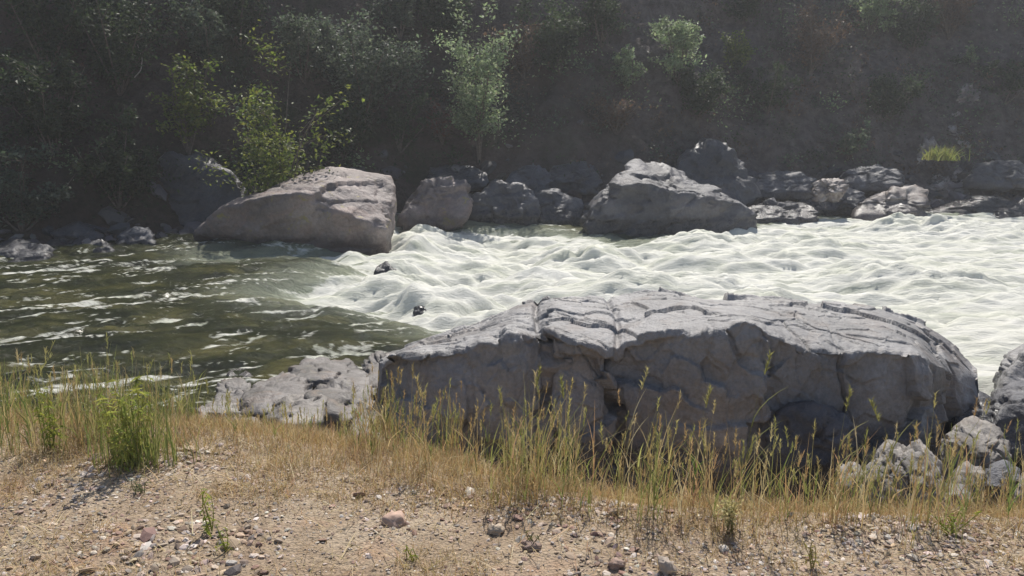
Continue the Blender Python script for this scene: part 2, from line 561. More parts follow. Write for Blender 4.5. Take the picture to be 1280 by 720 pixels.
# ------------------------------------------------------------------ rocks
_ICO = {}


def ico(level):
    if level not in _ICO:
        bm = bmesh.new()
        bmesh.ops.create_icosphere(bm, subdivisions=level, radius=1.0)
        bm.verts.ensure_lookup_table()
        v = np.array([q.co[:] for q in bm.verts])
        f = np.array([[q.index for q in p.verts] for p in bm.faces])
        bm.free()
        _ICO[level] = (v, f)
    return _ICO[level]


def hull_planes(pts):
    bm = bmesh.new()
    for p in pts:
        bm.verts.new(p)
    r = bmesh.ops.convex_hull(bm, input=bm.verts[:])
    bm.normal_update()
    c = np.mean(pts, axis=0)
    N, O = [], []
    for f in bm.faces:
        n = np.array(f.normal[:]); o = float(np.dot(n, np.array(f.verts[0].co[:]) - c))
        if o < 0: n, o = -n, -o
        if o > 1e-4 and f.calc_area() > 1e-6:
            N.append(n); O.append(o)
    bm.free()
    return c, np.array(N), np.array(O)


def rock_mesh(name, pts, mat, seed, level=5, sharp=16, rough=0.05, block=0.05, tilt=0.3, cuts=9):
    pts = np.array(pts, float)
    c, N, O = hull_planes(pts)
    half = (pts.max(0) - pts.min(0)) / 2
    rr_ = np.random.default_rng(seed * 13 + 1)
    ks = rr_.normal(0, 1, (cuts, 3)); ks /= np.linalg.norm(ks, axis=1, keepdims=True)
    sup = ((pts - c) @ ks.T).max(0)
    N = np.concatenate([N, ks]); O = np.concatenate([O, sup * rr_.uniform(0.74, 0.97, cuts)])
    v, f = ico(level)
    d = v * half
    ln = np.linalg.norm(d, axis=1)
    d = d / ln[:, None]
    q = np.maximum(d @ N.T, 0) / O[None, :]
    r = 1.0 / (q ** sharp).sum(1) ** (1.0 / sharp)
    P = d * r[:, None]
    s = float(np.mean(half)) * 2
    off = np.array([seed * 3.17, seed * 1.31, seed * 7.7])
    # strata-like frame for the fractures
    ct, st = math.cos(tilt), math.sin(tilt)
    Q = np.stack([P[:, 0] * ct + P[:, 2] * st, P[:, 1], (-P[:, 0] * st + P[:, 2] * ct) * 1.8], 1) / s
    wq = Q * 2.6 + off + 0.35 * np.stack([fbm(Q * 3 + off, 71, 2), fbm(Q * 3 + off, 72, 2), fbm(Q * 3 + off, 73, 2)], 1)
    f1, f2, idv = worley(wq, seed)
    g1, g2, idg = worley(wq * 2.7 + 5, seed + 3)
    disp = block * ((idv - 0.5) * 1.3 - 0.7 * np.exp(-((f2 - f1) / 0.028) ** 2)) + block * 0.4 * ((idg - 0.5) - 0.4 * np.exp(-((g2 - g1) / 0.04) ** 2))
    disp += block * 1.1 * facets(wq * 1.3 + 2, seed + 41)
    disp += rough * fbm(Q * 3.5 + off, seed + 9, 5, 0.55) + rough * 0.4 * fbm(Q * 16 + off, seed + 19, 4, 0.6)
    P = P + d * (disp * s)[:, None]
    return c, P, f


def rock(label, outline, mat, seed, thick=1.0, sink=0.25, extra=(), level=5, sharp=44, rough=0.045, block=0.05, tilt=0.3, cuts=9, name='boulder', cat='boulder', group=None, back=0.82):
    """outline: (px, py, Y) survey points of the face towards the camera; thick: how far the rock goes back"""
    fr = np.array([W(*p) for p in outline])
    ex = [W(*p) for p in extra]
    c = fr.mean(0)
    bk = c + (fr - c) * np.array([back, 1, back * 0.95])
    bk[:, 1] = np.maximum(fr[:, 1], c[1]) + thick
    bk[:, 0] += c[0] * thick / c[1]      # the rock faces the viewer's side of the river
    low = fr[fr[:, 2] < c[2]].copy(); low[:, 2] -= sink
    low2 = bk[bk[:, 2] < c[2]].copy(); low2[:, 2] -= sink
    pts = np.concatenate([fr, bk, low, low2] + ([np.array(ex)] if ex else []))
    c, P, f = rock_mesh(name, pts, mat, seed, level, sharp, rough, block, tilt, cuts)
    base = np.array([c[0], c[1], c[2] + P[:, 2].min()])
    P = P + c - base
    o = link(name, mesh_np(name, P, f, mat), None, tuple(base))
    return tag(o, label, cat, group)


def flat(pts, Y, lean=0.0):
    """survey outline at distance Y, its top leaning back by lean metres"""
    ys = [p[1] for p in pts]
    lo, hi = max(ys), min(ys)
    return [(a, b, Y + lean * (lo - b) / max(1, lo - hi)) for a, b in pts]


def low(pts, Y, lean=0.0, kx=1.35, ky=0.74):
    mx = sum(p[0] for p in pts) / len(pts); by = max(p[1] for p in pts)
    return flat([(mx + (p[0] - mx) * kx, by - (by - p[1]) * ky) for p in pts], Y, lean)


# --- far left pinkish boulder
rock('large pinkish boulder with lit flat top and shaded face, left of the rapids',
     [(238, 292, 16.3), (272, 260, 15.9), (330, 247, 15.75), (376, 240, 15.7), (392, 256, 15.7), (440, 270, 15.7), (484, 286, 15.9), (490, 300, 16.2),
      (427, 320, 16.2), (356, 328, 16.1), (249, 322, 16.4)], ROCK_PINK, 4, thick=1.6,
     extra=[(310, 243, 17.8), (356, 227, 18.0), (413, 207, 18.3), (444, 211, 18.2), (493, 219, 17.6), (497, 242, 17.2), (492, 262, 16.9), (490, 292, 16.8)],
     level=6, sharp=50, rough=0.03, block=0.022, back=0.75, cuts=0)
rock('rounded dark boulder in deep shade behind the large pinkish boulder', flat([(168, 290), (176, 228), (204, 196), (250, 188), (296, 212), (312, 250), (275, 292)], 17.4, 0.6), ROCK_DARK, 5, 1.4, sharp=20)
rock('small pinkish boulder with lit top, behind the foam right of the large one', flat([(495, 274), (506, 242), (530, 226), (560, 219), (582, 227), (592, 252), (580, 276)], 19.0, 0.7), ROCK_PINK, 6, 1.1, sharp=26)
rock('wedge shaped grey boulder with pale top left corner beyond the rapids',
     [(716, 285, 18.9), (740, 246, 18.9), (762, 226, 19.0), (800, 228, 18.8), (858, 240, 18.9), (930, 252, 19.2), (948, 275, 19.3), (900, 296, 18.9), (780, 302, 18.7)], ROCK_BANK, 7, 1.6,
     extra=[(790, 199, 20.3), (832, 204, 20.6), (862, 226, 20.6)], level=6, cuts=4, sharp=50, rough=0.035, block=0.035, back=0.8)
rock('tall slanting dark grey boulder standing behind the wedge shaped boulder', flat([(826, 240), (846, 196), (872, 166), (902, 176), (938, 212), (954, 244), (890, 258)], 21.9, 1.2), ROCK_DARK, 8, 1.4)  # darker rock tone stands in for deep shade on this boulder
rock('bluish shaded rock beside the small pinkish boulder', low([(586, 272), (596, 232), (622, 210), (650, 216), (664, 250), (660, 276)], 20.0, 0.6), ROCK_BANK, 9, 1.0)
rock('low bluish shaded rock midway between small pinkish boulder and wedge boulder', low([(650, 276), (664, 236), (690, 222), (716, 240), (722, 272)], 20.2, 0.6), ROCK_BANK, 10, 1.0)
rock('small shaded rock above the middle of the far waterline', low([(640, 228), (648, 204), (668, 196), (684, 214), (686, 232)], 21.6, 0.4), ROCK_BANK, 11, 0.8)
rock('flat bluish slab at the foot of the slanting dark grey boulder', low([(926, 274), (942, 254), (972, 246), (1006, 252), (1016, 272)], 21.0, 0.8), ROCK_BANK, 12, 1.0)
rock('angular rock with thin pale crest on the right far shore', low([(1000, 262), (1018, 232), (1042, 214), (1066, 232), (1082, 256)], 22.4, 0.6), ROCK_BANK, 13, 1.0)
rock('broad rock with sunlit cream top at the foot of the rock pile', flat([(1064, 272), (1076, 254), (1104, 242), (1146, 230), (1164, 238), (1162, 270)], 21.6, 1.3), ROCK_PILE, 14, 1.0)
rock('low dark boulder at the right edge of the far shore', low([(1165, 280), (1182, 252), (1220, 236), (1262, 240), (1290, 266), (1282, 282)], 22.4, 0.9), ROCK_DARK, 15, 1.4, sharp=20)
rock('dark boulder half out of the picture on the far right shore', low([(1270, 276), (1290, 236), (1340, 225), (1370, 278)], 23.2, 0.7), ROCK_DARK, 16, 1.4)
rock('small pale stone near the right far waterline, left of the broad cream topped rock', flat([(1014, 236), (1022, 227), (1046, 224), (1060, 233), (1050, 240), (1024, 241)], 21.6, 0.5), ROCK_PILE, 17, 0.4, level=5, block=0.1)
PILE = 'pale rocks piled on the right far bank'
for (lb, ol, Yp, sd) in [
    ('lowest pale block of the pile on the right far bank', [(1160, 250), (1166, 230), (1186, 222), (1204, 236), (1200, 254)], 22.6, 21),
    ('pale block of the right bank pile below the yellow green tuft', [(1162, 226), (1168, 208), (1196, 202), (1208, 216), (1204, 230)], 23.0, 22),
    ('reddish block beside the yellow green tuft on the right bank pile', [(1146, 204), (1150, 182), (1164, 172), (1176, 184), (1170, 206)], 23.4, 23),
    ('pale block capping the pile just above the yellow green tuft', [(1162, 176), (1176, 162), (1196, 164), (1210, 180), (1190, 186)], 23.8, 24),
    ('thin pale slab leaning above the right bank pile', [(1182, 136), (1200, 130), (1226, 140), (1222, 148), (1196, 146)], 24.6, 25),
    ('topmost pale rock on the right far bank', [(1192, 126), (1200, 112), (1216, 108), (1224, 120), (1216, 132)], 24.8, 26)]:
    Yp = hill_hit(np.mean([q[0] for q in ol]), max(q[1] for q in ol) - 4)[1] - 0.1
    rock(lb, flat(ol, Yp, 0.5), ROCK_PILE, sd, 0.6, 0.1, level=5, name='rock', cat='rock', group=PILE, block=0.12, rough=0.09)
rock('low grey stone awash in front of the dark boulder on the left', flat([(140, 312), (150, 292), (172, 284), (194, 288), (198, 310)], 15.6, 0.4), ROCK_BANK, 30, 0.5, level=4, name='rock', cat='rock')
rock('small grey stone awash at the far left, left of the low grey stone', flat([(104, 318), (112, 304), (132, 300), (146, 308), (146, 320)], 15.0, 0.3), ROCK_DARK, 31, 0.4, level=4, name='rock', cat='rock')
rock('dark wet shore rock at the left edge of the far waterline', flat([(-30, 352), (-20, 318), (20, 306), (62, 316), (76, 346)], 13.6, 0.8), ROCK_DARK, 32, 1.2)
rock('dark rock in shade behind the left edge shore rock', flat([(60, 322), (70, 290), (100, 280), (130, 294), (136, 316)], 15.6, 0.6), ROCK_DARK, 33, 0.9)
rock('black wet stone at the left foot of the large pinkish boulder', flat([(232, 336), (236, 318), (256, 312), (272, 322), (276, 338)], 15.2, 0.3), ROCK_DARK, 34, 0.5, level=4, name='rock', cat='rock')
rock('small dark rock poking out of the foam at the lip of the rapids', flat([(466, 352), (470, 336), (484, 328), (496, 336), (496, 352)], 12.9, 0.2), ROCK_DARK, 35, 0.35, level=4, name='rock', cat='rock')
_t = rock('tiny dark stone in the white foam left of the big slab boulder', flat([(514, 376), (520, 369), (526, 366), (533, 369), (537, 376)], 11.4, 0.12), ROCK_DARK, 36, 0.15, 0.3, level=4, name='rock', cat='rock', cuts=24)
_s = water_fields(np.array([_t.location.x]), np.array([_t.location.y]))[0][0]
_t.location.z += _s + 0.07 - (_t.location.z + max(v.co.z for v in _t.data.vertices))
# more shaded rock along the far waterline
for (lb, ol, Yp, sd, m) in [
    ('shaded rock tucked between small pinkish boulder and the bluish rocks, uphill', [(540, 226), (548, 206), (570, 198), (592, 208), (598, 228)], 21.2, 40, ROCK_DARK),
    ('shaded rock uphill of the low bluish rock', [(690, 226), (700, 200), (726, 196), (742, 214), (738, 232)], 21.6, 41, ROCK_DARK),
    ('grey shaded block uphill to the right of the slanting boulder', [(950, 236), (960, 214), (986, 206), (1008, 220), (1004, 240)], 22.6, 42, ROCK_BANK),
    ('grey shaded block behind the angular rock with thin pale crest', [(1060, 226), (1070, 206), (1096, 200), (1118, 212), (1116, 230)], 23.2, 43, ROCK_BANK),
    ('shaded rock uphill right of the pale rock pile', [(1222, 226), (1232, 198), (1262, 190), (1288, 206), (1284, 230)], 24.0, 44, ROCK_DARK)]:
    rock(lb, low(ol, Yp, 0.7, 1.5, 0.8), m, sd, 0.9, level=5, name='rock', cat='rock')

# --- the big near slab boulder: sections along its length
FRONT = [(478, 470), (488, 452), (507, 441), (532, 443), (561, 444), (586, 441), (601, 430), (626, 432), (634, 416), (652, 420), (666, 427), (677, 414), (691, 419), (713, 427), (742, 433),
         (760, 444), (774, 434), (792, 426), (825, 422), (854, 418), (861, 424), (880, 420), (900, 415), (932, 402), (950, 411), (965, 421), (1004, 436), (1041, 443),
         (1084, 441), (1120, 443), (1145, 446), (1167, 458), (1185, 470), (1200, 482), (1214, 500)]
BACK = [(478, 470), (488, 450), (507, 437), (532, 427), (547, 423), (575, 414), (601, 405), (622, 391), (655, 378), (698, 371), (740, 371), (767, 372), (781, 367), (821, 366), (854, 369), (879, 374), (900, 378),
        (932, 378), (985, 378), (1041, 380), (1080, 384), (1113, 391), (1149, 405), (1178, 423), (1199, 445), (1210, 462), (1214, 480)]


def big_boulder():
    nu, n1, n2, n3 = 620, 170, 170, 50
    u = np.linspace(0, 1, nu)
    px = 478 + (1214 - 478) * (0.5 - 0.5 * np.cos(np.pi * u)) * 0.35 + (1214 - 478) * u * 0.65
    yf = np.interp(px, *zip(*FRONT)); yb = np.interp(px, *zip(*BACK))
    jag = 3.0 * gnoise(v3(px * 0.06, px * 0), 401) + 1.6 * gnoise(v3(px * 0.13, px * 0), 402)
    def soft(q, wpx):
        k = np.array([np.exp(-((px - p_) / wpx) ** 2) for p_ in px]); k /= k.sum(1, keepdims=True)
        return k @ q
    ys = np.minimum(soft(yf, 45), yf + 14); yb = soft(yb, 12)
    yf = yf + jag
    endl = sstep(478, 530, px); endr = sstep(1214, 1130, px)
    e = np.minimum(endl, endr)
    Yf = 5.95 + 0.25 * (1 - endl) + 0.75 * (1 - endr) ** 1.3 + 0.12 * np.interp(px, [478, 640, 677, 690, 760, 780, 900, 1040, 1214], [0, 0, 1.3, 0.2, 0.0, 0.8, -0.6, 0.3, 0.3])
    Yb = Yf + 0.12 + 1.2 * e ** 0.6
    V = np.zeros((nu, n1 + n2 + n3, 3))
    for k in range(nu):
        A1 = W(px[k], yf[k], Yf[k]); A = W(px[k], ys[k], Yf[k]); dA = A1 - A; B = W(px[k], yb[k], Yb[k])
        xs = 1 + 0.02
        base = np.array([A[0], A[1] - 0.02 * e[k] - 0.05, -1.75])
        base2 = np.array([B[0], B[1] + 0.25 + 0.2 * e[k], -1.75])
        # front face, bulging a little below the lip
        t = np.linspace(0, 1, n1, endpoint=False)[:, None]
        Fp = base + (A - base) * t
        Fp += dA * np.exp(-((1 - t) / 0.16) ** 2)
        Fp[:, 1] -= (0.10 * np.sin(np.pi * t[:, 0]) * e[k])
        # top: slightly domed
        s = np.linspace(0, 1, n2, endpoint=False)[:, None]
        Tp = A + (B - A) * s
        Tp += dA * np.exp(-(s / 0.13) ** 1.5)
        Tp[:, 2] += 0.05 * e[k] * np.sin(np.pi * s[:, 0])
        w = np.linspace(0, 1, n3)[:, None]
        Bp = B + (base2 - B) * w
        Bp[:, 1] += 0.08 * np.sin(np.pi * w[:, 0])
        V[k, :n1], V[k, n1:n1 + n2], V[k, n1 + n2:] = Fp, Tp, Bp
    # flare the lower part outward at both ends
    xc = V[:, :, 0].mean()
    drop = np.clip(0.1 - V[:, :, 2], 0, 2)
    V[:, :, 0] = xc + (V[:, :, 0] - xc) * (1 + 0.035 * drop)
    P = V.reshape(-1, 3)
    # numerical normals of the grid
    du = np.gradient(V, axis=0); dv = np.gradient(V, axis=1)
    Nn = np.cross(du, dv); Nn /= np.linalg.norm(Nn, axis=2, keepdims=True) + 1e-9
    Nn = Nn.reshape(-1, 3)
    top = np.zeros((nu, n1 + n2 + n3)); top[:, n1:n1 + n2] = 1
    ii = np.arange(n1 + n2 + n3)
    top = np.broadcast_to(sstep(n1 - 4, n1 + 6, ii) * (1 - sstep(n1 + n2 - 6, n1 + n2 + 2, ii)), top.shape).reshape(-1)
    # fractured blocks; on top they are thin sheets lying on one another
    a = R(8)
    Q = np.stack([P[:, 0], P[:, 1] * 0.9 + P[:, 0] * 0.25, P[:, 2] * 1.0], 1)
    wv = 0.25 * np.stack([fbm(Q * 1.8, 81, 3), fbm(Q * 1.8, 82, 3), fbm(Q * 1.8, 83, 3)], 1)
    f1, f2, idv = worley(Q * np.array([1.1, 1.9, 0.8]) + wv * 1.6, 84)
    g1, g2, idg = worley(Q * np.array([3.2, 5.5, 2.6]) + wv * 3, 85)
    crack = np.exp(-((f2 - f1) / 0.014) ** 2)
    crack2 = np.exp(-((g2 - g1) / 0.03) ** 2) * sstep(0.0, 0.25, fbm(Q * 1.1, 86, 2))
    sheet = fbm(Q * np.array([0.7, 1.5, 0.5]), 87, 3) * 4
    sheet = np.floor(sheet) + sstep(0.0, 0.05, sheet % 1.0)
    d_top = 0.014 * sheet + 0.028 * facets(Q * np.array([1.0, 1.7, 0.7]) + wv * 1.6, 413) + 0.014 * facets(Q * np.array([3.2, 5.0, 2.6]) + wv * 2.4, 414) + 0.02 * (idv - 0.5) + 0.02 * (idg - 0.5) * sstep(1.0, -0.6, P[:, 0]) - 0.03 * crack * sstep(-0.15, 0.15, fbm(Q * 0.9, 97, 2)) - 0.010 * crack2 * sstep(0.1, 0.3, fbm(Q * 1.3, 98, 2)) + 0.015 * fbm(Q * 1.2, 88, 2) + 0.006 * fbm(Q * 9, 94, 3)
    F1, F2, idF = worley(Q * np.array([1.9, 1.2, 1.1]) + wv * 2, 89)
    H1, H2, idH = worley(Q * np.array([5.0, 3.0, 3.4]) + wv * 4, 90)
    d_front = 0.12 * facets(Q * np.array([1.7, 1.2, 1.3]) + wv * 1.2, 411) + 0.06 * facets(Q * np.array([4.6, 3.4, 3.8]) + wv * 2.0, 412) * sstep(-0.3, 0.2, fbm(Q * 0.9, 96, 2)) + 0.03 * (idF - 0.5) - 0.012 * np.exp(-((F2 - F1) / 0.02) ** 2) * sstep(-0.1, 0.3, fbm(Q * 0.9, 95, 2)) + 0.02 * (idH - 0.5) * sstep(-0.2, 0.2, fbm(Q * 0.8, 96, 2)) + 0.08 * fbm(Q * 1.5, 91, 5, 0.55) + 0.035 * fbm(Q * np.array([6, 6, 3]), 92, 6, 0.66)
    d = d_top * top + d_front * (1 - top)
    # two deep vertical clefts in the front
    for (cpx, wdt, dep) in ((681, 0.030, 0.18), (775, 0.022, 0.13), (1060, 0.010, 0.05)):
        cx = W(cpx, 430, 5.95)[0] + 0.20 * gnoise(v3(P[:, 2] * 1.7, P[:, 2] * 0 + cpx), 93) + 0.06 * gnoise(v3(P[:, 2] * 9, P[:, 2] * 0 + cpx), 93) + 0.05 * (0.1 - P[:, 2])
        wdt = wdt * (1 + 0.9 * gnoise(v3(P[:, 2] * 3.1, P[:, 2] * 0 + cpx), 99))
        d -= dep * np.exp(-((P[:, 0] - cx) / wdt) ** 2) * (1 - 0.75 * top)
    endw = np.repeat(np.minimum(sstep(0, 0.03, u), sstep(1, 0.97, u)), n1 + n2 + n3)
    P = P + Nn * (d * endw)[:, None] * 1.0
    f = grid_faces(n1 + n2 + n3, nu)
    base = np.array([P[:, 0].mean(), P[:, 1].mean(), -1.4])
    o = link('boulder', mesh_np('boulder', P - base, f, ROCK_GREY), None, tuple(base))
    # close both ends
    bm = bmesh.new(); bm.from_mesh(o.data)
    bmesh.ops.holes_fill(bm, edges=[e_ for e_ in bm.edges if e_.is_boundary], sides=0)
    bmesh.ops.recalc_face_normals(bm, faces=bm.faces[:])
    bm.to_mesh(o.data); bm.free()
    return tag(o, 'huge flat topped grey slab boulder with dark cracked front, behind the tall grass', 'boulder')


big_boulder()

# --- near right rocks
rock('shaded bluish block leaning against the right front of the huge slab boulder', flat([(950, 590), (962, 522), (984, 508), (1040, 506), (1062, 530), (1072, 592)], 5.55, 0.25), ROCK_BANK, 50, 0.4, rough=0.06)
rock('grey boulder at the right edge of the picture, touching the white water', flat([(1238, 508), (1250, 470), (1272, 450), (1310, 440), (1350, 470), (1360, 515)], 6.9, 0.5), ROCK_GREY, 51, 0.8)
rock('squat grey block below the right edge boulder', flat([(1236, 560), (1244, 514), (1262, 496), (1320, 490), (1360, 520), (1360, 575)], 6.1, 0.35), ROCK_BANK, 52, 0.5)
rock('rounded dark block in the gap under the right end of the huge slab boulder', flat([(1182, 560), (1190, 520), (1216, 506), (1246, 516), (1250, 560)], 6.3, 0.3), ROCK_DARK, 53, 0.5)
rock('cream topped rock with a dark hollow front, right of the huge slab boulder', [(1176, 575, 5.3), (1180, 552, 5.35), (1196, 544, 5.5), (1226, 544, 5.6), (1252, 556, 5.5), (1266, 578, 5.35), (1250, 592, 5.25), (1190, 592, 5.2)], ROCK_PALE, 54, 0.45, block=0.05, rough=0.04, level=6, cuts=18)
rock('jagged whitish rock with lichen in front of the right end of the huge slab boulder', [(1078, 612, 4.75), (1084, 585, 4.8), (1104, 568, 4.95), (1130, 570, 5.0), (1152, 592, 4.85), (1150, 640, 4.7), (1090, 640, 4.7)], ROCK_PALE, 55, 0.35, block=0.07, rough=0.05, level=6, cuts=26)
rock('narrow whitish rock leaning right, beside the jagged whitish rock', [(1128, 580, 4.9), (1140, 556, 5.0), (1158, 566, 4.95), (1184, 608, 4.75), (1180, 632, 4.65), (1150, 624, 4.65)], ROCK_PALE, 56, 0.25, block=0.06, rough=0.05, cuts=22)
rock('small whitish stone left of the jagged whitish rock', flat([(1046, 610), (1050, 592), (1066, 584), (1082, 592), (1084, 612)], 4.85, 0.1), ROCK_PALE, 57, 0.2, level=4, name='rock', cat='rock', block=0.09)
for (lb, ol, Yp, sd, m) in [
    ('flat pale stone below the cream topped rock', [(1186, 616), (1190, 598), (1208, 590), (1228, 598), (1230, 616)], 4.9, 58, ROCK_PALE),
    ('bluish stone below the cream topped rock, right of the flat pale stone', [(1230, 614), (1236, 594), (1256, 588), (1276, 598), (1276, 616)], 5.0, 59, ROCK_BANK),
    ('pale stone at the right edge below the squat grey block', [(1268, 628), (1274, 604), (1300, 598), (1320, 610), (1318, 632)], 4.8, 60, ROCK_PALE),
    ('brownish stone at the foot of the narrow whitish rock', [(1176, 640), (1182, 622), (1200, 618), (1212, 630), (1208, 644)], 4.55, 61, ROCK_LEDGE)]:
    rock(lb, flat(ol, Yp, 0.12), m, sd, 0.22, 0.1, level=4, name='rock', cat='rock', block=0.08)

# --- ledge of layered slabs at the left of the big boulder
LEDGE = 'grey slabs of the ledge left of the huge boulder'
for (lb, ol, th, sd, m) in [
    ('long flat topmost slab of the ledge running up to the huge boulder', [(352, 482, 6.9), (345, 472, 7.0), (380, 456, 7.7), (440, 450, 7.9), (462, 462, 7.5), (470, 474, 7.1), (420, 482, 6.9)], 0.3, 101, ROCK_LEDGE),
    ('bluish flat slab between the ledge and the left end of the huge boulder', [(446, 484, 6.9), (448, 462, 7.5), (470, 446, 8.0), (512, 438, 8.2), (520, 470, 7.0), (490, 492, 6.7)], 0.3, 102, ROCK_LEDGE),
    ('brown faced block under the topmost slab of the ledge', [(372, 536, 5.9), (378, 492, 6.1), (420, 480, 6.5), (470, 486, 6.6), (482, 500, 6.3), (470, 540, 5.9)], 0.5, 103, ROCK_LEDGE),
    ('broad pale sloping slab in the middle of the ledge', [(285, 512, 6.2), (310, 484, 6.9), (350, 470, 7.2), (392, 478, 6.9), (380, 506, 6.2), (330, 520, 6.0)], 0.3, 104, ROCK_LEDGE),
    ('pale triangular slab dipping into the grass below the ledge', [(330, 520, 5.9), (352, 498, 6.3), (396, 492, 6.3), (408, 528, 5.6), (360, 530, 5.6)], 0.25, 105, ROCK_PALE),
    ('dark gapped block at the left end of the ledge', [(262, 505, 6.5), (270, 486, 6.8), (296, 478, 7.0), (318, 486, 6.8), (312, 510, 6.4)], 0.35, 106, ROCK_LEDGE),
    ('squarish pale block with white veins at the lower left of the ledge', [(240, 535, 5.9), (244, 514, 6.1), (276, 506, 6.2), (302, 512, 6.1), (304, 536, 5.8), (270, 542, 5.7)], 0.35, 107, ROCK_PALE),
    ('lowest grey block of the ledge half hidden by grass', [(248, 560, 5.4), (256, 536, 5.6), (300, 528, 5.7), (340, 534, 5.6), (344, 562, 5.3)], 0.35, 108, ROCK_LEDGE),
    ('narrow pale slab leaning against the left end of the huge boulder', [(430, 540, 5.6), (450, 514, 6.0), (476, 500, 6.3), (486, 508, 6.2), (476, 530, 5.7)], 0.2, 109, ROCK_PALE),
    ('pale greenish stone at the left foot of the huge boulder', [(430, 560, 5.1), (436, 542, 5.2), (460, 536, 5.3), (482, 546, 5.2), (480, 564, 5.0)], 0.25, 110, ROCK_PALE),
    ('low rounded wet stone at the water edge above the ledge', [(268, 482, 7.6), (280, 468, 7.8), (310, 462, 7.9), (322, 474, 7.7), (316, 484, 7.5)], 0.3, 111, ROCK_LEDGE),
    ('flat grey stone left of the ledge behind the green grass', [(104, 512, 6.2), (112, 498, 6.4), (138, 494, 6.5), (152, 504, 6.3), (148, 516, 6.1)], 0.3, 112, ROCK_LEDGE)]:
    mx_, my_ = np.mean([q[0] for q in ol]), np.mean([q[1] for q in ol])
    ol = [(mx_ + (q[0] - mx_) * 0.93, my_ + (q[1] - my_) * 0.88 + 3, q[2]) for q in ol]
    rock(lb, ol, m, sd, th * 0.8, 0.35, level=5, name='slab' if 'slab' in lb else 'rock', cat='rock', group=LEDGE, block=0.06, rough=0.04, cuts=10)

# ------------------------------------------------------------------ pebbles
def stones_np(pos, size, seed, level=1, flat_=0.6):
    r = np.random.default_rng(seed)
    v, f = ico(level)
    n = len(pos)
    sc = size[:, None] * np.stack([r.uniform(0.7, 1.3, n), r.uniform(0.7, 1.3, n), r.uniform(0.35, 0.8, n) * flat_ * 1.4], 1)
    jit = 1 + r.uniform(-0.28, 0.28, (n, len(v), 1))
    a = r.uniform(0, 6.28, n); ca, sa = np.cos(a), np.sin(a)
    V = v[None] * jit * sc[:, None, :]
    tl = r.normal(0, 0.25, (n, 2))
    V[:, :, 2] += V[:, :, 0] * tl[:, :1] + V[:, :, 1] * tl[:, 1:]
    x = V[:, :, 0] * ca[:, None] - V[:, :, 1] * sa[:, None]
    y = V[:, :, 0] * sa[:, None] + V[:, :, 1] * ca[:, None]
    V = np.stack([x, y, V[:, :, 2]], -1) + pos[:, None, :]
    Fc = f[None] + (np.arange(n) * len(v))[:, None, None]
    return V.reshape(-1, 3), Fc.reshape(-1, f.shape[1]), len(v)


def pick(palette, n, r, jit=0.12):
    pal = np.array(palette)
    c = pal[r.integers(0, len(pal), n)]
    return np.clip(c * (1 + r.normal(0, jit, (n, 1))) * (1 + r.normal(0, 0.03, (n, 3))), 0.005, 0.9)


GPAL = [(0.42, 0.34, 0.27), (0.36, 0.27, 0.20), (0.48, 0.41, 0.35), (0.30, 0.22, 0.17), (0.25, 0.16, 0.125), (0.52, 0.46, 0.41), (0.22, 0.19, 0.175), (0.40, 0.30, 0.20), (0.34, 0.27, 0.21)]
EDGE_PX = [(-200, 575), (0, 578), (150, 588), (270, 582), (300, 606), (400, 622), (520, 628), (640, 648), (800, 668), (1000, 678), (1100, 670), (1280, 664), (1500, 660)]
EDGE = np.array([G(a, b)[:2] for a, b in EDGE_PX])


def grass_edge(x):
    return np.interp(x, EDGE[:, 0], EDGE[:, 1]) + 0.12 * gnoise(v3(x * 1.7, x * 0), 201) + 0.08 * gnoise(v3(x * 5, x * 0), 202)


n = 120000
r = np.random.default_rng(3)
px_ = r.uniform(-4.5, 5.0, n); py_ = 2.35 + 2.0 * r.random(n) ** 1.15
den = 0.5 + 2.2 * fbm(v3(px_ * 1.5, py_ * 1.5), 210, 4)
keep = (r.random(n) < np.clip(den, 0.25, 1)) & (py_ < grass_edge(px_) + 0.25)
px_, py_ = px_[keep], py_[keep]
n = len(px_)
sz = 0.0026 + (0.009 + 0.010 * sstep(-0.1, 0.3, fbm(v3(px_ * 0.9, py_ * 0.9), 213, 2))) * r.random(n) ** 3.2
big = r.random(n) < 0.02; sz[big] *= 1.9
pos = v3(px_, py_, ground_z(px_, py_) + sz * 0.15)
V, Fc, k = stones_np(pos, sz, 4)
tag(link('gravel', mesh_np('gravel', V, Fc, PEBBLE, np.repeat(pick(GPAL, n, r, 0.2), k, 0), smooth=False)), 'loose tan and pinkish gravel of the roadside bank', 'gravel', kind='stuff')

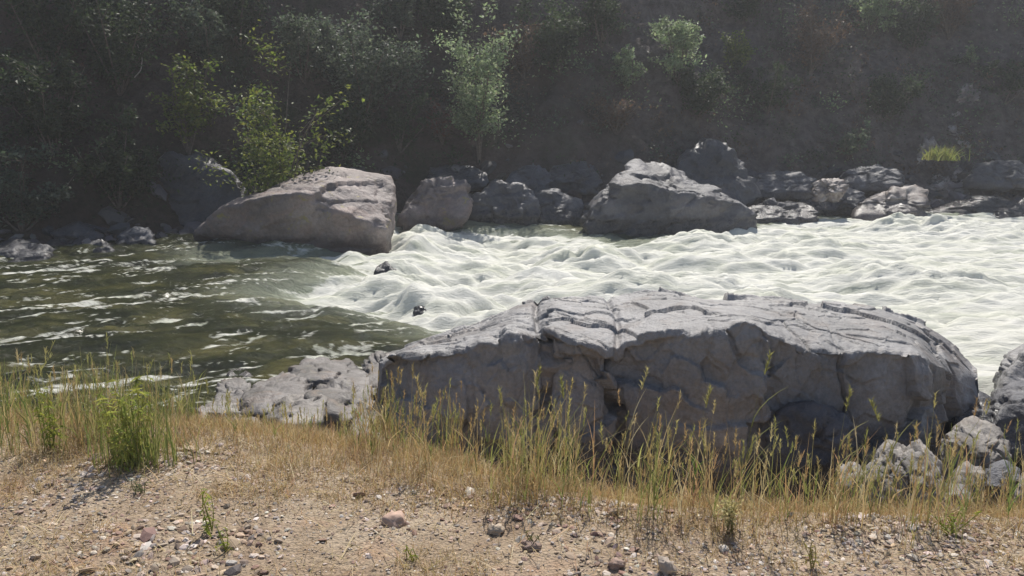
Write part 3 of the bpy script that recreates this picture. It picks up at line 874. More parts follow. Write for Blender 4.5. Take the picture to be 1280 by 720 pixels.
# larger single stones lying on the gravel
for (a, b, s_, c_, lb, sd) in [
    (492, 656, 0.050, (0.46, 0.32, 0.25), 'fist sized pinkish stone on the gravel at the edge of the dry grass', 1),
    (620, 666, 0.028, (0.42, 0.34, 0.26), 'small pale tan stone on the gravel right of the pinkish stone', 2),
    (834, 716, 0.045, (0.36, 0.30, 0.25), 'flat pale stone at the bottom edge of the picture, right of centre', 3),
    (664, 688, 0.032, (0.24, 0.17, 0.14), 'small dark brown stone on the gravel below the pale tan stone', 4),
    (120, 578, 0.030, (0.16, 0.11, 0.09), 'dark brown stone in the bare patch left of the bushy green weed', 5),
    (905, 690, 0.024, (0.50, 0.45, 0.40), 'small whitish stone on the gravel, right of the bottom centre', 6),
    (770, 712, 0.028, (0.30, 0.21, 0.17), 'reddish brown stone left of the flat pale bottom stone', 8)]:
    p = G(a, b, 0.0)
    p[2] = ground_z(p[:1], p[1:2])[0]
    V, Fc, k = stones_np(np.array([[0, 0, s_ * 0.25]]), np.array([s_]), 300 + sd, level=3, flat_=0.8)
    V = V * (1 + 0.25 * fbm(V / s_ * 1.2 + sd * 3, sd, 3))[:, None]
    cc = np.array(c_)[None] * (1 + 0.25 * fbm(V / s_ * 3, 9 + sd, 3))[:, None]
    tag(link('stone', mesh_np('stone', V, Fc, PEBBLE, cc), None, tuple(p)), lb, 'stone')

# rubble wedged along the far waterline
n = 2600
x = r.uniform(-13, 16, n)
yb_ = lerp_x(x, BANK)
y = yb_ + np.abs(r.normal(0.1, 0.7, n)) + 0.1
keep = r.random(n) < 0.55 + 1.5 * fbm(v3(x * 0.7, y * 0.7), 212, 2)
x, y = x[keep], y[keep]; n = len(x)
sz = 0.05 + 0.24 * r.random(n) ** 3
V, Fc, k = stones_np(v3(x, y, hill_z(x, y) + sz * 0.1), sz, 80, level=2, flat_=0.8)
V = V + 0.02 * fbm(V * 9, 81, 3)[:, None]
tag(link('rubble', mesh_np('rubble', V, Fc, PEBBLE, np.repeat(pick([(0.07, 0.07, 0.075), (0.11, 0.10, 0.105), (0.15, 0.135, 0.13), (0.09, 0.07, 0.06)], n, r, 0.2), k, 0), smooth=False)), 'dark rubble wedged along the far waterline', 'rubble', kind='stuff')

# ------------------------------------------------------------------ grass
def blades(roots, h, lean, az, width, cols, curl=1.6, segs=4, tipcol=None):
    n = len(roots)
    t = np.linspace(0, 1, segs + 1)
    out = lean[:, None] * (t[None] ** curl) * h[:, None]
    up = h[:, None] * (t[None] - 0.25 * np.minimum(lean, 1.5)[:, None] * t[None] ** 2)
    cx, cy = np.cos(az)[:, None], np.sin(az)[:, None]
    C = np.stack([roots[:, 0:1] + out * cx, roots[:, 1:2] + out * cy, roots[:, 2:3] + up], -1)
    wv = width[:, None] * (1 - t[None] ** 1.8) * 0.5 + 0.00025
    r_ = np.random.default_rng(n)
    fa = r_.uniform(0, 3.14, n)[:, None]
    S = np.stack([np.cos(fa) * wv, np.sin(fa) * wv, np.zeros_like(wv)], -1)
    V = np.stack([C - S, C + S], 2).reshape(n, -1, 3)
    k = 2 * (segs + 1)
    q = np.array([[2 * i, 2 * i + 1, 2 * i + 3, 2 * i + 2] for i in range(segs)])
    Fc = (q[None] + (np.arange(n) * k)[:, None, None]).reshape(-1, 4)
    cc = np.repeat(cols[:, None, :], k, 1)
    if tipcol is not None:
        tt = np.repeat(t, 2)[None, :, None]
        cc = cc * (1 - tt) + tipcol[:, None, :] * tt
    return V.reshape(-1, 3), Fc, cc.reshape(-1, 3), C[:, -1]


DRY = [(0.52, 0.39, 0.22), (0.47, 0.33, 0.17), (0.57, 0.45, 0.27), (0.40, 0.27, 0.14), (0.62, 0.52, 0.34), (0.40, 0.32, 0.15), (0.48, 0.31, 0.19)]
GREEN = [(0.24, 0.27, 0.09), (0.29, 0.30, 0.11), (0.18, 0.23, 0.07), (0.36, 0.34, 0.14)]


def catmesh(parts):
    V, Fs, Cc, off = [], [], [], 0
    for (v, f, c) in parts:
        V.append(v); Fs.append(f + off); Cc.append(c); off += len(v)
    return np.concatenate(V), Fs, np.concatenate(Cc)


# short dry mat
r = np.random.default_rng(21)
n = 230000
x = r.uniform(-4.8, 5.2, n); y = r.uniform(2.3, 5.4, n)
ge = grass_edge(x)
d = y - ge
nz = fbm(v3(x * 1.6, y * 2.4), 220, 3)
fine_n = fbm(v3(x * 5, y * 5), 222, 2)
prob = sstep(-0.42, 0.3, d + 0.6 * nz + 0.3 * fine_n) * (0.5 + 0.5 * sstep(-0.3, 0.2, fine_n)) + 0.07 + 0.65 * sstep(0.05, 0.3, nz + 0.4 * fine_n) + 0.25 * sstep(0.1, -0.4, x + 1.2) * sstep(0.0, 0.2, nz + 0.1) * (y < 3.2)
keep = r.random(n) < prob
x, y, d, nz = x[keep], y[keep], d[keep], nz[keep]
n = len(x)
hh = r.uniform(0.025, 0.10, n) * (0.4 + 0.7 * sstep(-0.15, 0.4, d) + 0.5 * np.clip(nz, -0.3, 0.5)) * (1 - 0.35 * sstep(1.0, 2.0, d))
V, Fc, cc, _ = blades(v3(x, y, ground_z(x, y) - 0.004), hh, np.abs(r.normal(0.55, 0.4, n)), r.uniform(0, 6.28, n), r.uniform(0.0015, 0.0035, n), pick(DRY, n, r, 0.18), segs=3)
tag(link('dry_grass', mesh_np('dry_grass', V, Fc, GRASS, cc)), 'short golden brown dry grass along the top of the bank', 'grass', kind='stuff')


r = np.random.default_rng(22)
n = 26000
x = r.uniform(-4.5, 5.0, n); y = 2.3 + 1.8 * r.random(n)
keep = r.random(n) < np.clip(0.25 + 1.5 * fbm(v3(x * 1.4, y * 2), 225, 3) + 0.25 * sstep(0.5, -1.5, x), 0.03, 1)
x, y = x[keep], y[keep]; n = len(x)
V, Fc, cc, _ = blades(v3(x, y, ground_z(x, y) + r.uniform(0.0, 0.012, n)), r.uniform(0.02, 0.06, n), r.uniform(1.3, 3.0, n), r.uniform(0, 6.28, n), r.uniform(0.0015, 0.004, n), pick(DRY, n, r, 0.25), 1.0, 3)
V[:, 2] = np.maximum(V[:, 2], ground_z(V[:, 0], V[:, 1]) + 0.003)
tag(link('straw_litter', mesh_np('straw_litter', V, Fc, GRASS, cc)), 'bits of dry straw lying on the gravel', 'straw', kind='stuff')


def seed_heads(tips, az, lean, size, cols, r, per=16):
    n = len(tips)
    t = (np.arange(per) + 0.5) / per
    base = tips[:, None, :] + np.stack([np.cos(az)[:, None] * size[:, None] * t * lean[:, None] * 0.7, np.sin(az)[:, None] * size[:, None] * t * lean[:, None] * 0.7, size[:, None] * (t[None] - 0.35)], -1)
    base = base.reshape(-1, 3)
    m = len(base)
    return blades(base, np.repeat(size * 0.34, per) * r.uniform(0.8, 1.2, m), r.uniform(0.2, 0.7, m), r.uniform(0, 6.28, m), np.repeat(size, per) * 0.06, np.repeat(cols, per, 0) * r.uniform(0.8, 1.2, (m, 1)), segs=2)[:3]


# tall stems with seed heads and green blades
def tall_field(n, seed, region, hr, gfrac, head=0.5):
    r = np.random.default_rng(seed)
    x, y, hm = region(r, n)
    n = len(x)
    cl = r.integers(0, max(1, n // 11), n)          # gather the stems into tufts
    tuft_ = r.random(n) < 0.55
    x = np.where(tuft_, x[cl] + r.normal(0, 0.035, n), x); y = np.where(tuft_, y[cl] + r.normal(0, 0.035, n), y)
    hm = np.where(tuft_, hm[cl] * r.uniform(0.6, 1.1, n), hm)
    z = ground_z(x, y) - 0.005
    hgt = r.uniform(hr[0], hr[1], n) * hm
    green = r.random(n) < gfrac
    c0 = np.where(green[:, None], pick(GREEN, n, r, 0.2), pick(DRY, n, r, 0.15))
    c1 = np.where(green[:, None], c0 * 1.25 + np.array([0.05, 0.03, 0.01]), c0 * 1.1)
    lean = np.abs(r.normal(0.12, 0.16, n)) + (r.random(n) < 0.08) * r.uniform(0.3, 1.0, n); az = r.normal(0.2, 1.5, n)
    V1, F1, C1, tip = blades(v3(x, y, z), hgt, lean, az, r.uniform(0.0022, 0.0042, n), c0, 2.0, 4, c1)
    parts = [(V1, F1, C1)]
    # leaves hanging off the stems
    m = n * 2
    idx = r.integers(0, n, m); ft = r.uniform(0.02, 0.55, m)
    rt = v3(x, y, z)[idx]; rt[:, 2] += hgt[idx] * ft
    V2, F2, C2, _ = blades(rt, hgt[idx] * r.uniform(0.25, 0.55, m), r.uniform(0.2, 0.8, m), r.uniform(0, 6.28, m), r.uniform(0.003, 0.0065, m), c0[idx] * r.uniform(0.8, 1.15, (m, 1)), 1.7, 3)
    parts.append((V2, F2, C2))
    hd = r.random(n) < head
    if hd.any():
        hc = c1[hd] * 0.6 + np.array([0.40, 0.34, 0.17]) * 0.4
        parts.append(seed_heads(tip[hd], az[hd], lean[hd], r.uniform(0.04, 0.085, hd.sum()), hc, r))
    return catmesh(parts)


def reg_right(r, n):
    x = r.uniform(-0.85, 2.75, n); e = np.interp(x, [-1, -0.6, 0.0, 1.0, 2.0, 5.0], [4.05, 3.85, 3.5, 3.25, 3.2, 3.3])
    y = e + r.uniform(-0.14, 1.0, n)
    q = fbm(v3(x * 2.0, y * 1.3), 240, 3)
    keep = (r.random(n) < 0.25 + 0.9 * np.clip(q + 0.08, 0, 1)) & (r.random(n) < sstep(2.8, 1.6, x) * 0.85 + 0.15)
    x, y, q = x[keep], y[keep], q[keep]
    hm = 0.72 + 0.7 * np.clip(q + 0.1, -0.3, 0.6) + 0.12 * sstep(-0.5, 0.6, x) * sstep(2.4, 1.2, x)
    return x, y, hm


def reg_left(r, n):
    x = r.uniform(-3.9, -1.75, n); y = r.uniform(3.95, 5.1, n)
    q = fbm(v3(x * 2.4, y * 1.2), 241, 3)
    keep = r.random(n) < 0.3 + 1.6 * np.clip(q + 0.1, 0, 1)
    return x[keep], y[keep], 0.75 + 0.7 * np.clip(q[keep] + 0.1, -0.2, 0.6)


def reg_ledge(r, n):
    x = r.uniform(-1.7, -0.6, n); y = r.uniform(4.2, 5.6, n)
    keep = r.random(n) < 0.6
    return x[keep], y[keep], np.full(keep.sum(), 0.6)


def reg_edge(r, n):
    x = r.uniform(2.2, 4.6, n); y = r.uniform(3.5, 4.6, n)
    keep = r.random(n) < 0.7
    return x[keep], y[keep], np.full(keep.sum(), 0.5)


def put_grass(name, label, data):
    V, Fs, Cc = data
    tag(link(name, mesh_np(name, V, Fs, GRASS, Cc)), label, 'grass', kind='stuff')


put_grass('tall_grass', 'tall green and straw coloured seeding grass in front of the huge slab boulder', tall_field(3000, 31, reg_right, (0.24, 0.54), 0.36, 0.6))
put_grass('green_grass', 'upright green grass on the left end of the bank above the water', tall_field(2300, 32, reg_left, (0.24, 0.5), 0.72, 0.25))
put_grass('ledge_grass', 'thin mixed grass growing before the layered ledge', tall_field(500, 33, reg_ledge, (0.15, 0.34), 0.5, 0.3))
put_grass('edge_grass', 'low yellow green grass among the stones at the right', tall_field(1700, 34, reg_edge, (0.14, 0.32), 0.65, 0.2))

# single tall stalks
for (a, yroot, top, lean_, grn, lb, sd) in [
    (930, 4.2, 440, 0.10, True, 'tallest green seed stalk, in front of the peak of the dark boulder face', 1),
    (1128, 4.3, 500, -0.22, True, 'bent green seed stalk above the jagged whitish rock', 2),
    (1046, 4.2, 492, 0.05, True, 'single upright green stalk in front of the bluish block', 3),
    (780, 4.2, 462, 0.12, False, 'straw coloured stalk with nodding head below the second cleft of the huge boulder', 4),
    (712, 4.2, 478, -0.06, True, 'green stalk with plump head right of the first cleft of the huge boulder', 5),
    (868, 4.2, 488, 0.08, True, 'slim green stalk left of the tallest seed stalk', 6),
    (655, 4.1, 462, 0.10, True, 'slim pale stalk before the deep left cleft of the huge boulder', 7),
    (535, 4.4, 478, -0.08, False, 'straw stalk before the left corner of the huge boulder', 8)]:
    r = np.random.default_rng(700 + sd)
    yroot = float(np.interp(W(a, 560, 3.6)[0], [-1, -0.6, 0.0, 1.0, 2.0, 5.0], [4.05, 3.85, 3.5, 3.25, 3.2, 3.3])) + 0.15
    p = np.array([W(a, 560, yroot)[0], yroot, 0.0]); p[2] = ground_z(p[:1], p[1:2])[0] - 0.005
    htop = W(a, top, yroot)[2] - p[2]
    root = tag(link('grass_stalk', None, None, tuple(p)), lb, 'grass stalk', 'single tall stalks before the huge boulder')
    c = pick(GREEN if grn else DRY, 1, r, 0.1)
    az = np.array([0.0 if lean_ >= 0 else math.pi])
    V, Fc, cc, tip = blades(np.zeros((1, 3)), np.array([htop * 0.93]), np.array([abs(lean_)]), az, np.array([0.005]), c, 2.0, 8)
    link('stem', mesh_np('stem', V, Fc, GRASS, cc), root)
    V, Fc, cc = seed_heads(tip, az, np.array([abs(lean_) * 3]), np.array([0.09]), c * 0.6 + np.array([[0.18, 0.17, 0.07]]), r, per=30)
    link('seed_head', mesh_np('seed_head', V, Fc, GRASS, cc), root)
    for q in range(3):
        V, Fc, cc, _ = blades(np.array([[lean_ * htop * (0.2 + 0.2 * q) ** 2, 0, htop * (0.15 + 0.2 * q)]]), np.array([htop * 0.32]), np.array([0.6]), np.array([r.uniform(0, 6.28)]), np.array([0.009]), c * 1.1, 1.7, 5)
        link('leaf', mesh_np('leaf', V, Fc, GRASS, cc), root)

# ------------------------------------------------------------------ tubes and leaves
def tube_np(paths, radii, sides=5):
    V, Fc, off = [], [], 0
    for P, rr in zip(paths, radii):
        P = np.array(P, float); n = len(P)
        T = np.gradient(P, axis=0); T /= np.linalg.norm(T, axis=1, keepdims=True) + 1e-9
        ref = np.array([0.31, 0.87, 0.38])
        A = np.cross(T, ref); A /= np.linalg.norm(A, axis=1, keepdims=True) + 1e-9
        B = np.cross(T, A)
        an = np.arange(sides) / sides * 2 * math.pi
        rad = np.linspace(rr[0], rr[1], n)[:, None, None]
        ring = P[:, None, :] + rad * (np.cos(an)[None, :, None] * A[:, None, :] + np.sin(an)[None, :, None] * B[:, None, :])
        V.append(ring.reshape(-1, 3))
        i = np.arange(n - 1)[:, None] * sides; j = np.arange(sides)[None]; j2 = (j + 1) % sides
        Fc.append(np.stack([i + j, i + j2, i + sides + j2, i + sides + j], -1).reshape(-1, 4) + off)
        off += n * sides
    return np.concatenate(V), np.concatenate(Fc)


def leaves_np(C, nrm, size, cols, r, aspect=0.55):
    """each leaf: a bent pointed blade of two quads"""
    n = len(C)
    nrm = nrm / (np.linalg.norm(nrm, axis=1, keepdims=True) + 1e-9)
    a = r.normal(0, 1, (n, 3))
    a -= (a * nrm).sum(1, keepdims=True) * nrm
    a /= np.linalg.norm(a, axis=1, keepdims=True) + 1e-9
    b = np.cross(nrm, a)
    L = size[:, None]; Wd = size[:, None] * aspect
    p0 = C - a * L * 0.5
    p3 = C + a * L * 0.55 - nrm * L * 0.12
    l = C + b * Wd * 0.5 + nrm * L * 0.08
    rgt = C - b * Wd * 0.5 + nrm * L * 0.08
    V = np.stack([p0, rgt, p3, l, C - nrm * L * 0.02], 1).reshape(-1, 3)
    o = (np.arange(n) * 5)[:, None]
    Fc = np.concatenate([o + np.array([[0, 1, 2, 4]]), o + np.array([[0, 4, 2, 3]])])
    return V, Fc, np.repeat(cols, 5, 0)


def shrub_mesh(seed, h, w, nleaf, leaf, pal, style):
    """a multi-stemmed shrub: stems fan out, leaf clumps along the twigs"""
    r = np.random.default_rng(seed)
    paths, rads, C, N = [], [], [], []
    ns = {'round': 9, 'loose': 7, 'spire': 5, 'dry': 12}[style]
    tips = []
    for k in range(ns):
        az = r.uniform(0, 6.28); out = r.uniform(0.15, 1.0) * w * 0.5 * (0.5 if style == 'spire' else 1.0)
        hh = h * r.uniform(0.6, 1.0)
        mid = np.array([math.cos(az) * out * 0.4, math.sin(az) * out * 0.4, hh * 0.5]) + r.normal(0, 0.05 * h, 3)
        end = np.array([math.cos(az) * out, math.sin(az) * out, hh])
        t = np.linspace(0, 1, 7)[:, None]
        P = (1 - t) ** 2 * np.zeros(3) + 2 * t * (1 - t) * mid + t ** 2 * end
        paths.append(P); rads.append((0.02 * h ** 0.5, 0.006))
        for q in range(6):
            s = r.uniform(0.25, 1.0)
            b0 = (1 - s) ** 2 * 0 + 2 * s * (1 - s) * mid + s * s * end
            dr = r.normal(0, 1, 3); dr[2] = abs(dr[2]) * 0.7 + 0.2
            e = b0 + dr / np.linalg.norm(dr) * r.uniform(0.12, 0.3) * h
            paths.append([b0, (b0 + e) / 2 + r.normal(0, 0.02 * h, 3), e]); rads.append((0.008, 0.003))
            tips.append((b0, e))
    if style == 'dry':
        for b0, e in list(tips):
            for q in range(5):
                e2 = e + r.normal(0, 0.13 * h, 3)
                paths.append([b0 * 0.4 + e * 0.6, (e + e2) / 2, e2]); rads.append((0.005, 0.002))
    per = max(1, nleaf // len(tips))
    cc = []
    for b0, e in tips:
        m = int(per * r.uniform(0.3, 1.7))
        if m < 1: continue
        s = r.uniform(0.2, 1.15, m)[:, None]
        sig = h * (0.035 if style in ('spire', 'loose') else 0.06)
        p = b0 + (e - b0) * s + r.normal(0, sig, (m, 3))
        C.append(p)
        nn = r.normal(0, 0.55, (m, 3)) + np.array([0, -0.15, 0.75])
        N.append(nn)
        cc.append(pick(pal, m, r, 0.14) * r.uniform(0.75, 1.25))
    C = np.concatenate(C); N = np.concatenate(N); cc = np.concatenate(cc)
    C[:, 2] = np.maximum(C[:, 2], 0.02)
    sz = leaf * r.uniform(0.6, 1.3, len(C))
    V, Fc, cv = leaves_np(C, N, sz, cc, r)
    return tube_np(paths, rads, 4), (V, Fc, cv)


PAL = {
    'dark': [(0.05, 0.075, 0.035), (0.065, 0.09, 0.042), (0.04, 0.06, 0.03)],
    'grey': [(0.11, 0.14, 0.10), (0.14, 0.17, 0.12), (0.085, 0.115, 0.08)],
    'yellow': [(0.18, 0.22, 0.045), (0.22, 0.24, 0.06), (0.11, 0.155, 0.035)],  # brightened so the leaf colour itself looks sunlit
    'pale': [(0.27, 0.34, 0.20), (0.33, 0.39, 0.25), (0.20, 0.27, 0.15)],  # raised to put sunlit brightness into the leaf colour
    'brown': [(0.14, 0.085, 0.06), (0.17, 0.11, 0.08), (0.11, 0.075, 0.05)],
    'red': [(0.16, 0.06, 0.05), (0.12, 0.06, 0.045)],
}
SHRUBS = [
    # px, py of the foot, height m, width m, palette, style, leaves, distance (None: on the slope), label
    (345, 232, 2.3, 1.9, 'yellow', 'loose', 1500, 17.9, 'sunlit yellow green leafy shrub right behind the large pinkish boulder'),
    (236, 192, 1.9, 1.2, 'yellow', 'loose', 900, None, 'narrow olive yellow shrub above the rounded dark boulder'),
    (262, 92, 1.4, 1.6, 'grey', 'loose', 1100, None, 'grey green shrub near the top, above the narrow olive yellow shrub'),
    (380, 104, 1.5, 1.6, 'grey', 'round', 1800, None, 'round grey green bush above the sunlit yellow green shrub'),
    (458, 150, 2.2, 2.4, 'grey', 'round', 3000, None, 'largest bushy grey green shrub, left of the bright pale shrub'),
    (500, 48, 1.4, 1.6, 'grey', 'loose', 1200, None, 'pale tipped shrub at the top edge above the largest bushy shrub'),
    (598, 114, 1.25, 1.1, 'pale', 'loose', 1100, 22.2, 'bright pale green shrub catching the sun, centre of the far slope'),
    (582, 172, 0.9, 0.8, 'pale', 'spire', 350, None, 'thin twiggy shrub right of the reddish dry brush, below the bright pale shrub'),
    (553, 180, 0.9, 0.9, 'red', 'dry', 200, None, 'reddish dry brush below the bright pale shrub'),
    (655, 96, 1.0, 1.6, 'brown', 'dry', 350, None, 'brown dry bush right of the bright pale shrub'),
    (700, 92, 1.4, 1.5, 'dark', 'round', 1700, None, 'dark round bush right of the brown dry bush'),
    (752, 60, 1.4, 1.5, 'dark', 'loose', 1200, None, 'dark loose bush at the top, right of the bright pale shrub'),
    (784, 116, 1.1, 0.6, 'pale', 'spire', 400, None, 'slim pale spire shaped shrub left of the leafy silver shrub'),
    (846, 104, 1.5, 1.0, 'pale', 'loose', 900, None, 'leafy silver green shrub above the wedge shaped boulder'),
    (922, 92, 0.8, 0.7, 'yellow', 'round', 500, None, 'small yellow green bush above the slanting dark grey boulder'),
    (1085, 52, 1.4, 1.6, 'pale', 'loose', 1200, None, 'pale silvery shrub at the top right'),
    (1012, 92, 1.4, 1.5, 'brown', 'dry', 500, None, 'bare brown shrub left of the pale silvery shrub'),
    (1186, 50, 1.4, 1.6, 'brown', 'dry', 600, None, 'pinkish brown dry brush at the top right corner'),
    (1212, 84, 0.6, 0.4, 'pale', 'spire', 120, None, 'tiny pale sprig above the topmost pale rock'),
    (60, 92, 2.0, 2.2, 'dark', 'round', 2200, None, 'dark bush in the top left corner'),
    (150, 120, 2.0, 2.2, 'dark', 'round', 2200, None, 'dark bush right of the top left corner bush'),
    (70, 200, 2.0, 2.2, 'dark', 'loose', 1800, None, 'dark loose bush at the left edge, halfway up the slope'),
    (150, 262, 1.5, 1.6, 'dark', 'loose', 1400, None, 'dark leafy bush left of the rounded dark boulder'),
    (28, 290, 1.6, 1.8, 'grey', 'loose', 1400, None, 'grey green bush overhanging the left edge shore rock'),
    (160, 60, 1.4, 1.6, 'grey', 'loose', 900, None, 'dim grey green shrub at the top, left of the bleached curved twig'),
    (428, 200, 1.4, 1.5, 'dark', 'round', 1600, None, 'dark bush directly behind the right end of the large pinkish boulder'),
    (500, 190, 1.2, 1.4, 'dark', 'loose', 1000, None, 'dark low bush below the largest bushy shrub'),
    (300, 60, 1.4, 1.5, 'dark', 'round', 1500, None, 'dark bush at the top between two grey green shrubs'),
    (560, 60, 1.3, 1.5, 'dark', 'round', 1500, None, 'dark bush at the top left of the bright pale shrub'),
    (870, 150, 1.0, 1.4, 'dark', 'round', 1200, None, 'dark bush behind the top of the slanting dark grey boulder'),
    (960, 140, 1.0, 1.5, 'dark', 'loose', 900, None, 'dark loose bush right of the slanting dark grey boulder'),
    (1110, 150, 1.1, 1.6, 'dark', 'round', 1200, None, 'dark bush left of the pale rock pile'),
    (1060, 200, 0.7, 1.0, 'grey', 'loose', 500, None, 'low grey bush above the angular rock with thin pale crest'),
    (1140, 66, 1.2, 1.4, 'dark', 'round', 1200, None, 'dark bush between pale silvery shrub and pinkish brown brush'),
    (1255, 130, 1.2, 1.6, 'dark', 'loose', 900, None, 'dark bush at the right edge above the shaded rock'),
    (930, 30, 1.2, 1.5, 'dark', 'round', 1200, None, 'dark bush at the top, above the small yellow green bush'),
    (770, 168, 0.8, 1.2, 'brown', 'dry', 200, None, 'low brown brush above the wedge shaped boulder, left side'),
]
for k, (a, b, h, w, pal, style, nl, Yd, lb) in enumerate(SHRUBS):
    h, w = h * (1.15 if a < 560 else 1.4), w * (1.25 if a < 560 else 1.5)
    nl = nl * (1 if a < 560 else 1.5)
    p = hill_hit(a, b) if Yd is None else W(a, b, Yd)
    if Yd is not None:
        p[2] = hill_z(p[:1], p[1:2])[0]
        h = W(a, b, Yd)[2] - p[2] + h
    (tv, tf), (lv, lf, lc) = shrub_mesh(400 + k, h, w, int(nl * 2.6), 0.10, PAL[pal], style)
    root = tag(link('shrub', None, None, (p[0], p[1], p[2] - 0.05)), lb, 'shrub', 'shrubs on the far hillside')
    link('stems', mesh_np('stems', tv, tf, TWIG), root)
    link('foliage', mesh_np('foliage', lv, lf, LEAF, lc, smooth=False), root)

# openings cut into the growth along the sun's direction to light chosen spots
SUN_EL, SUN_AZ = R(52), R(10)      # azimuth measured from +Y (straight across the river) towards +X
SUNV = np.array([math.sin(SUN_AZ) * math.cos(SUN_EL), math.cos(SUN_AZ) * math.cos(SUN_EL), math.sin(SUN_EL)])
SHAFTS = []
for a, b in [(598, 85), (590, 68), (612, 98), (795, 85), (850, 72), (840, 55), (1095, 20), (1075, 25), (500, 20), (470, 60), (440, 75), (660, 80), (640, 70), (580, 145), (922, 82),
             (1178, 188), (1160, 205), (1205, 120), (1110, 236), (1140, 232), (235, 130), (225, 165), (330, 140), (350, 120), (365, 180), (300, 150), (275, 50), (250, 40), (405, 50), (548, 150),
             (1185, 20), (1010, 50), (710, 70), (790, 208), (770, 225)]:
    SHAFTS.append(hill_hit(a, b) + np.array([0, -0.6, 0.15]))
SHAFTS = np.array(SHAFTS)


def in_shaft(p, rad=0.6):
    d = p - SHAFTS
    t = d @ SUNV
    return bool(((t > 1.0) & (np.linalg.norm(d - t[:, None] * SUNV, axis=1) < rad)).any())


# the tangled growth of the slope that reads as one mass
r = np.random.default_rng(91)
nc = 3400
cx = r.uniform(-16, 18, nc); cy = r.uniform(14.5, 33, nc)
cz = hill_z(cx, cy)
dn = fbm(v3(cx * 0.25, cy * 0.25, cz * 0.25), 301, 3)
d = cy - lerp_x(cx, BANK)
keep = (d > 1.4) & (r.random(nc) < np.clip(0.3 + 0.25 * sstep(-2, 1, cx) + 1.8 * dn + 0.4 * sstep(0, -5, cx) + 0.5 * (cz > 6), 0.05, 0.95))
cx, cy, cz, d = cx[keep], cy[keep], cz[keep], d[keep]
C, N, cc = [], [], []
for k in range(len(cx)):
    if in_shaft(np.array([cx[k], cy[k], cz[k] + 0.2])): continue
    m = int(r.uniform(40, 130))
    s = r.uniform(0.18, 0.5)
    C.append(np.array([cx[k], cy[k] - 0.1, cz[k] + s * 0.5]) + r.normal(0, 1, (m, 3)) * np.array([s, s * 0.7, s * 0.7]))
    N.append(r.normal(0, 0.6, (m, 3)) + np.array([0, -0.2, 0.7]))
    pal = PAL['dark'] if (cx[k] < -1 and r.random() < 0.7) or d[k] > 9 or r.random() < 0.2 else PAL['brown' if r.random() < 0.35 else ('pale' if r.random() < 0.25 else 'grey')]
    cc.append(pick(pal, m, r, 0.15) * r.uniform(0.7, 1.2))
nlow = sum(len(q) for q in C)
# unseen brush added along the crest to shade the slope, thinned for sun flecks
nb = 260
bx = r.uniform(-22, 26, nb)
for k in range(nb):
    ys_ = np.arange(19, 44, 0.1); zz_ = hill_z(np.full(len(ys_), bx[k]), ys_)
    yc = ys_[np.argmax(zz_ > 7.6)] + r.uniform(-0.4, 2.4)
    zc = hill_z([bx[k]], [yc])[0]
    gap = min(abs(bx[k] - g_) for g_ in (-1.9, 0.4, 2.0, 5.6, 6.4, 9.0, 11.6, 14.0))
    hb = 1.4 + 2.6 * r.random() ** 0.7 + 1.5 * float(gnoise(v3([bx[k] * 0.5], [3.0]), 303)[0]) - 0.25 * float(sstep(-1, 3, bx[k])) + 0.35 * float(sstep(5, 8, bx[k]))
    hb = max(0.5, hb * (0.25 if gap < 0.6 else 1.0))
    for q in range(int(hb * 2.6)):
        if in_shaft(np.array([bx[k], yc, zc + hb * (q + 0.5) / (hb * 2.6)]), 0.75): continue
        m = int(r.uniform(40, 90))
        s = r.uniform(0.25, 0.55)
        C.append(np.array([bx[k] + r.normal(0, 0.5), yc + r.normal(0, 0.4), zc + hb * (q + 0.5) / (hb * 2.6)]) + r.normal(0, 1, (m, 3)) * s)
        N.append(r.normal(0, 0.7, (m, 3)) + np.array([0, 0.2, 0.6]))
        cc.append(pick(PAL['dark'], m, r, 0.15) * r.uniform(0.7, 1.2))
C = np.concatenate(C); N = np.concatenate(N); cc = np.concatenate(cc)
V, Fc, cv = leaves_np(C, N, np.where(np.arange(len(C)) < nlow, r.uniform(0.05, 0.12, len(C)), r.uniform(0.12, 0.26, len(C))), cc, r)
tag(link('undergrowth', mesh_np('undergrowth', V, Fc, LEAF, cv, smooth=False)), 'tangled dark undergrowth covering the far hillside, with unseen brush added along its crest', 'undergrowth', kind='stuff')

# tuft on the rock pile
def tuft(name, label, cat, p, n, h, cols, seed, w=0.06, lean=0.5, width=0.006, part='blades', group=None):
    r = np.random.default_rng(seed)
    root = tag(link(name, None, None, tuple(p)), label, cat, group)
    rt = np.stack([r.normal(0, w, n), r.normal(0, w, n), np.zeros(n)], 1)
    V, Fc, cc, tip = blades(rt, h * r.uniform(0.5, 1.1, n), np.abs(r.normal(lean, 0.3, n)), r.uniform(0, 6.28, n), np.full(n, width) * r.uniform(0.6, 1.3, n), pick(cols, n, r, 0.15), 1.7, 4)
    link(part, mesh_np(part, V, Fc, GRASS, cc), root)
    return root


tuft('grass_tuft', 'yellow green grass tuft growing on the pale rock pile of the right far bank', 'grass tuft', W(1176, 200, 23.2), 260, 0.45, [(0.22, 0.25, 0.07), (0.30, 0.30, 0.10)], 5, 0.2, 0.6, 0.03)

# bare twigs
def twig(label, pts, rad, mat=DRYTWIG, name='bare_twig'):
    P = np.array([W(*q) for q in pts])
    t = np.linspace(0, len(P) - 1, 24)
    C = np.stack([np.interp(t, np.arange(len(P)), P[:, k]) for k in range(3)], 1)
    C[1:-1] = (C[:-2] + C[1:-1] * 2 + C[2:]) / 4
    V, Fc = tube_np([C - C[0]], [rad], 6)
    return tag(link(name, mesh_np(name, V, Fc, mat), None, tuple(C[0])), label, 'twig')


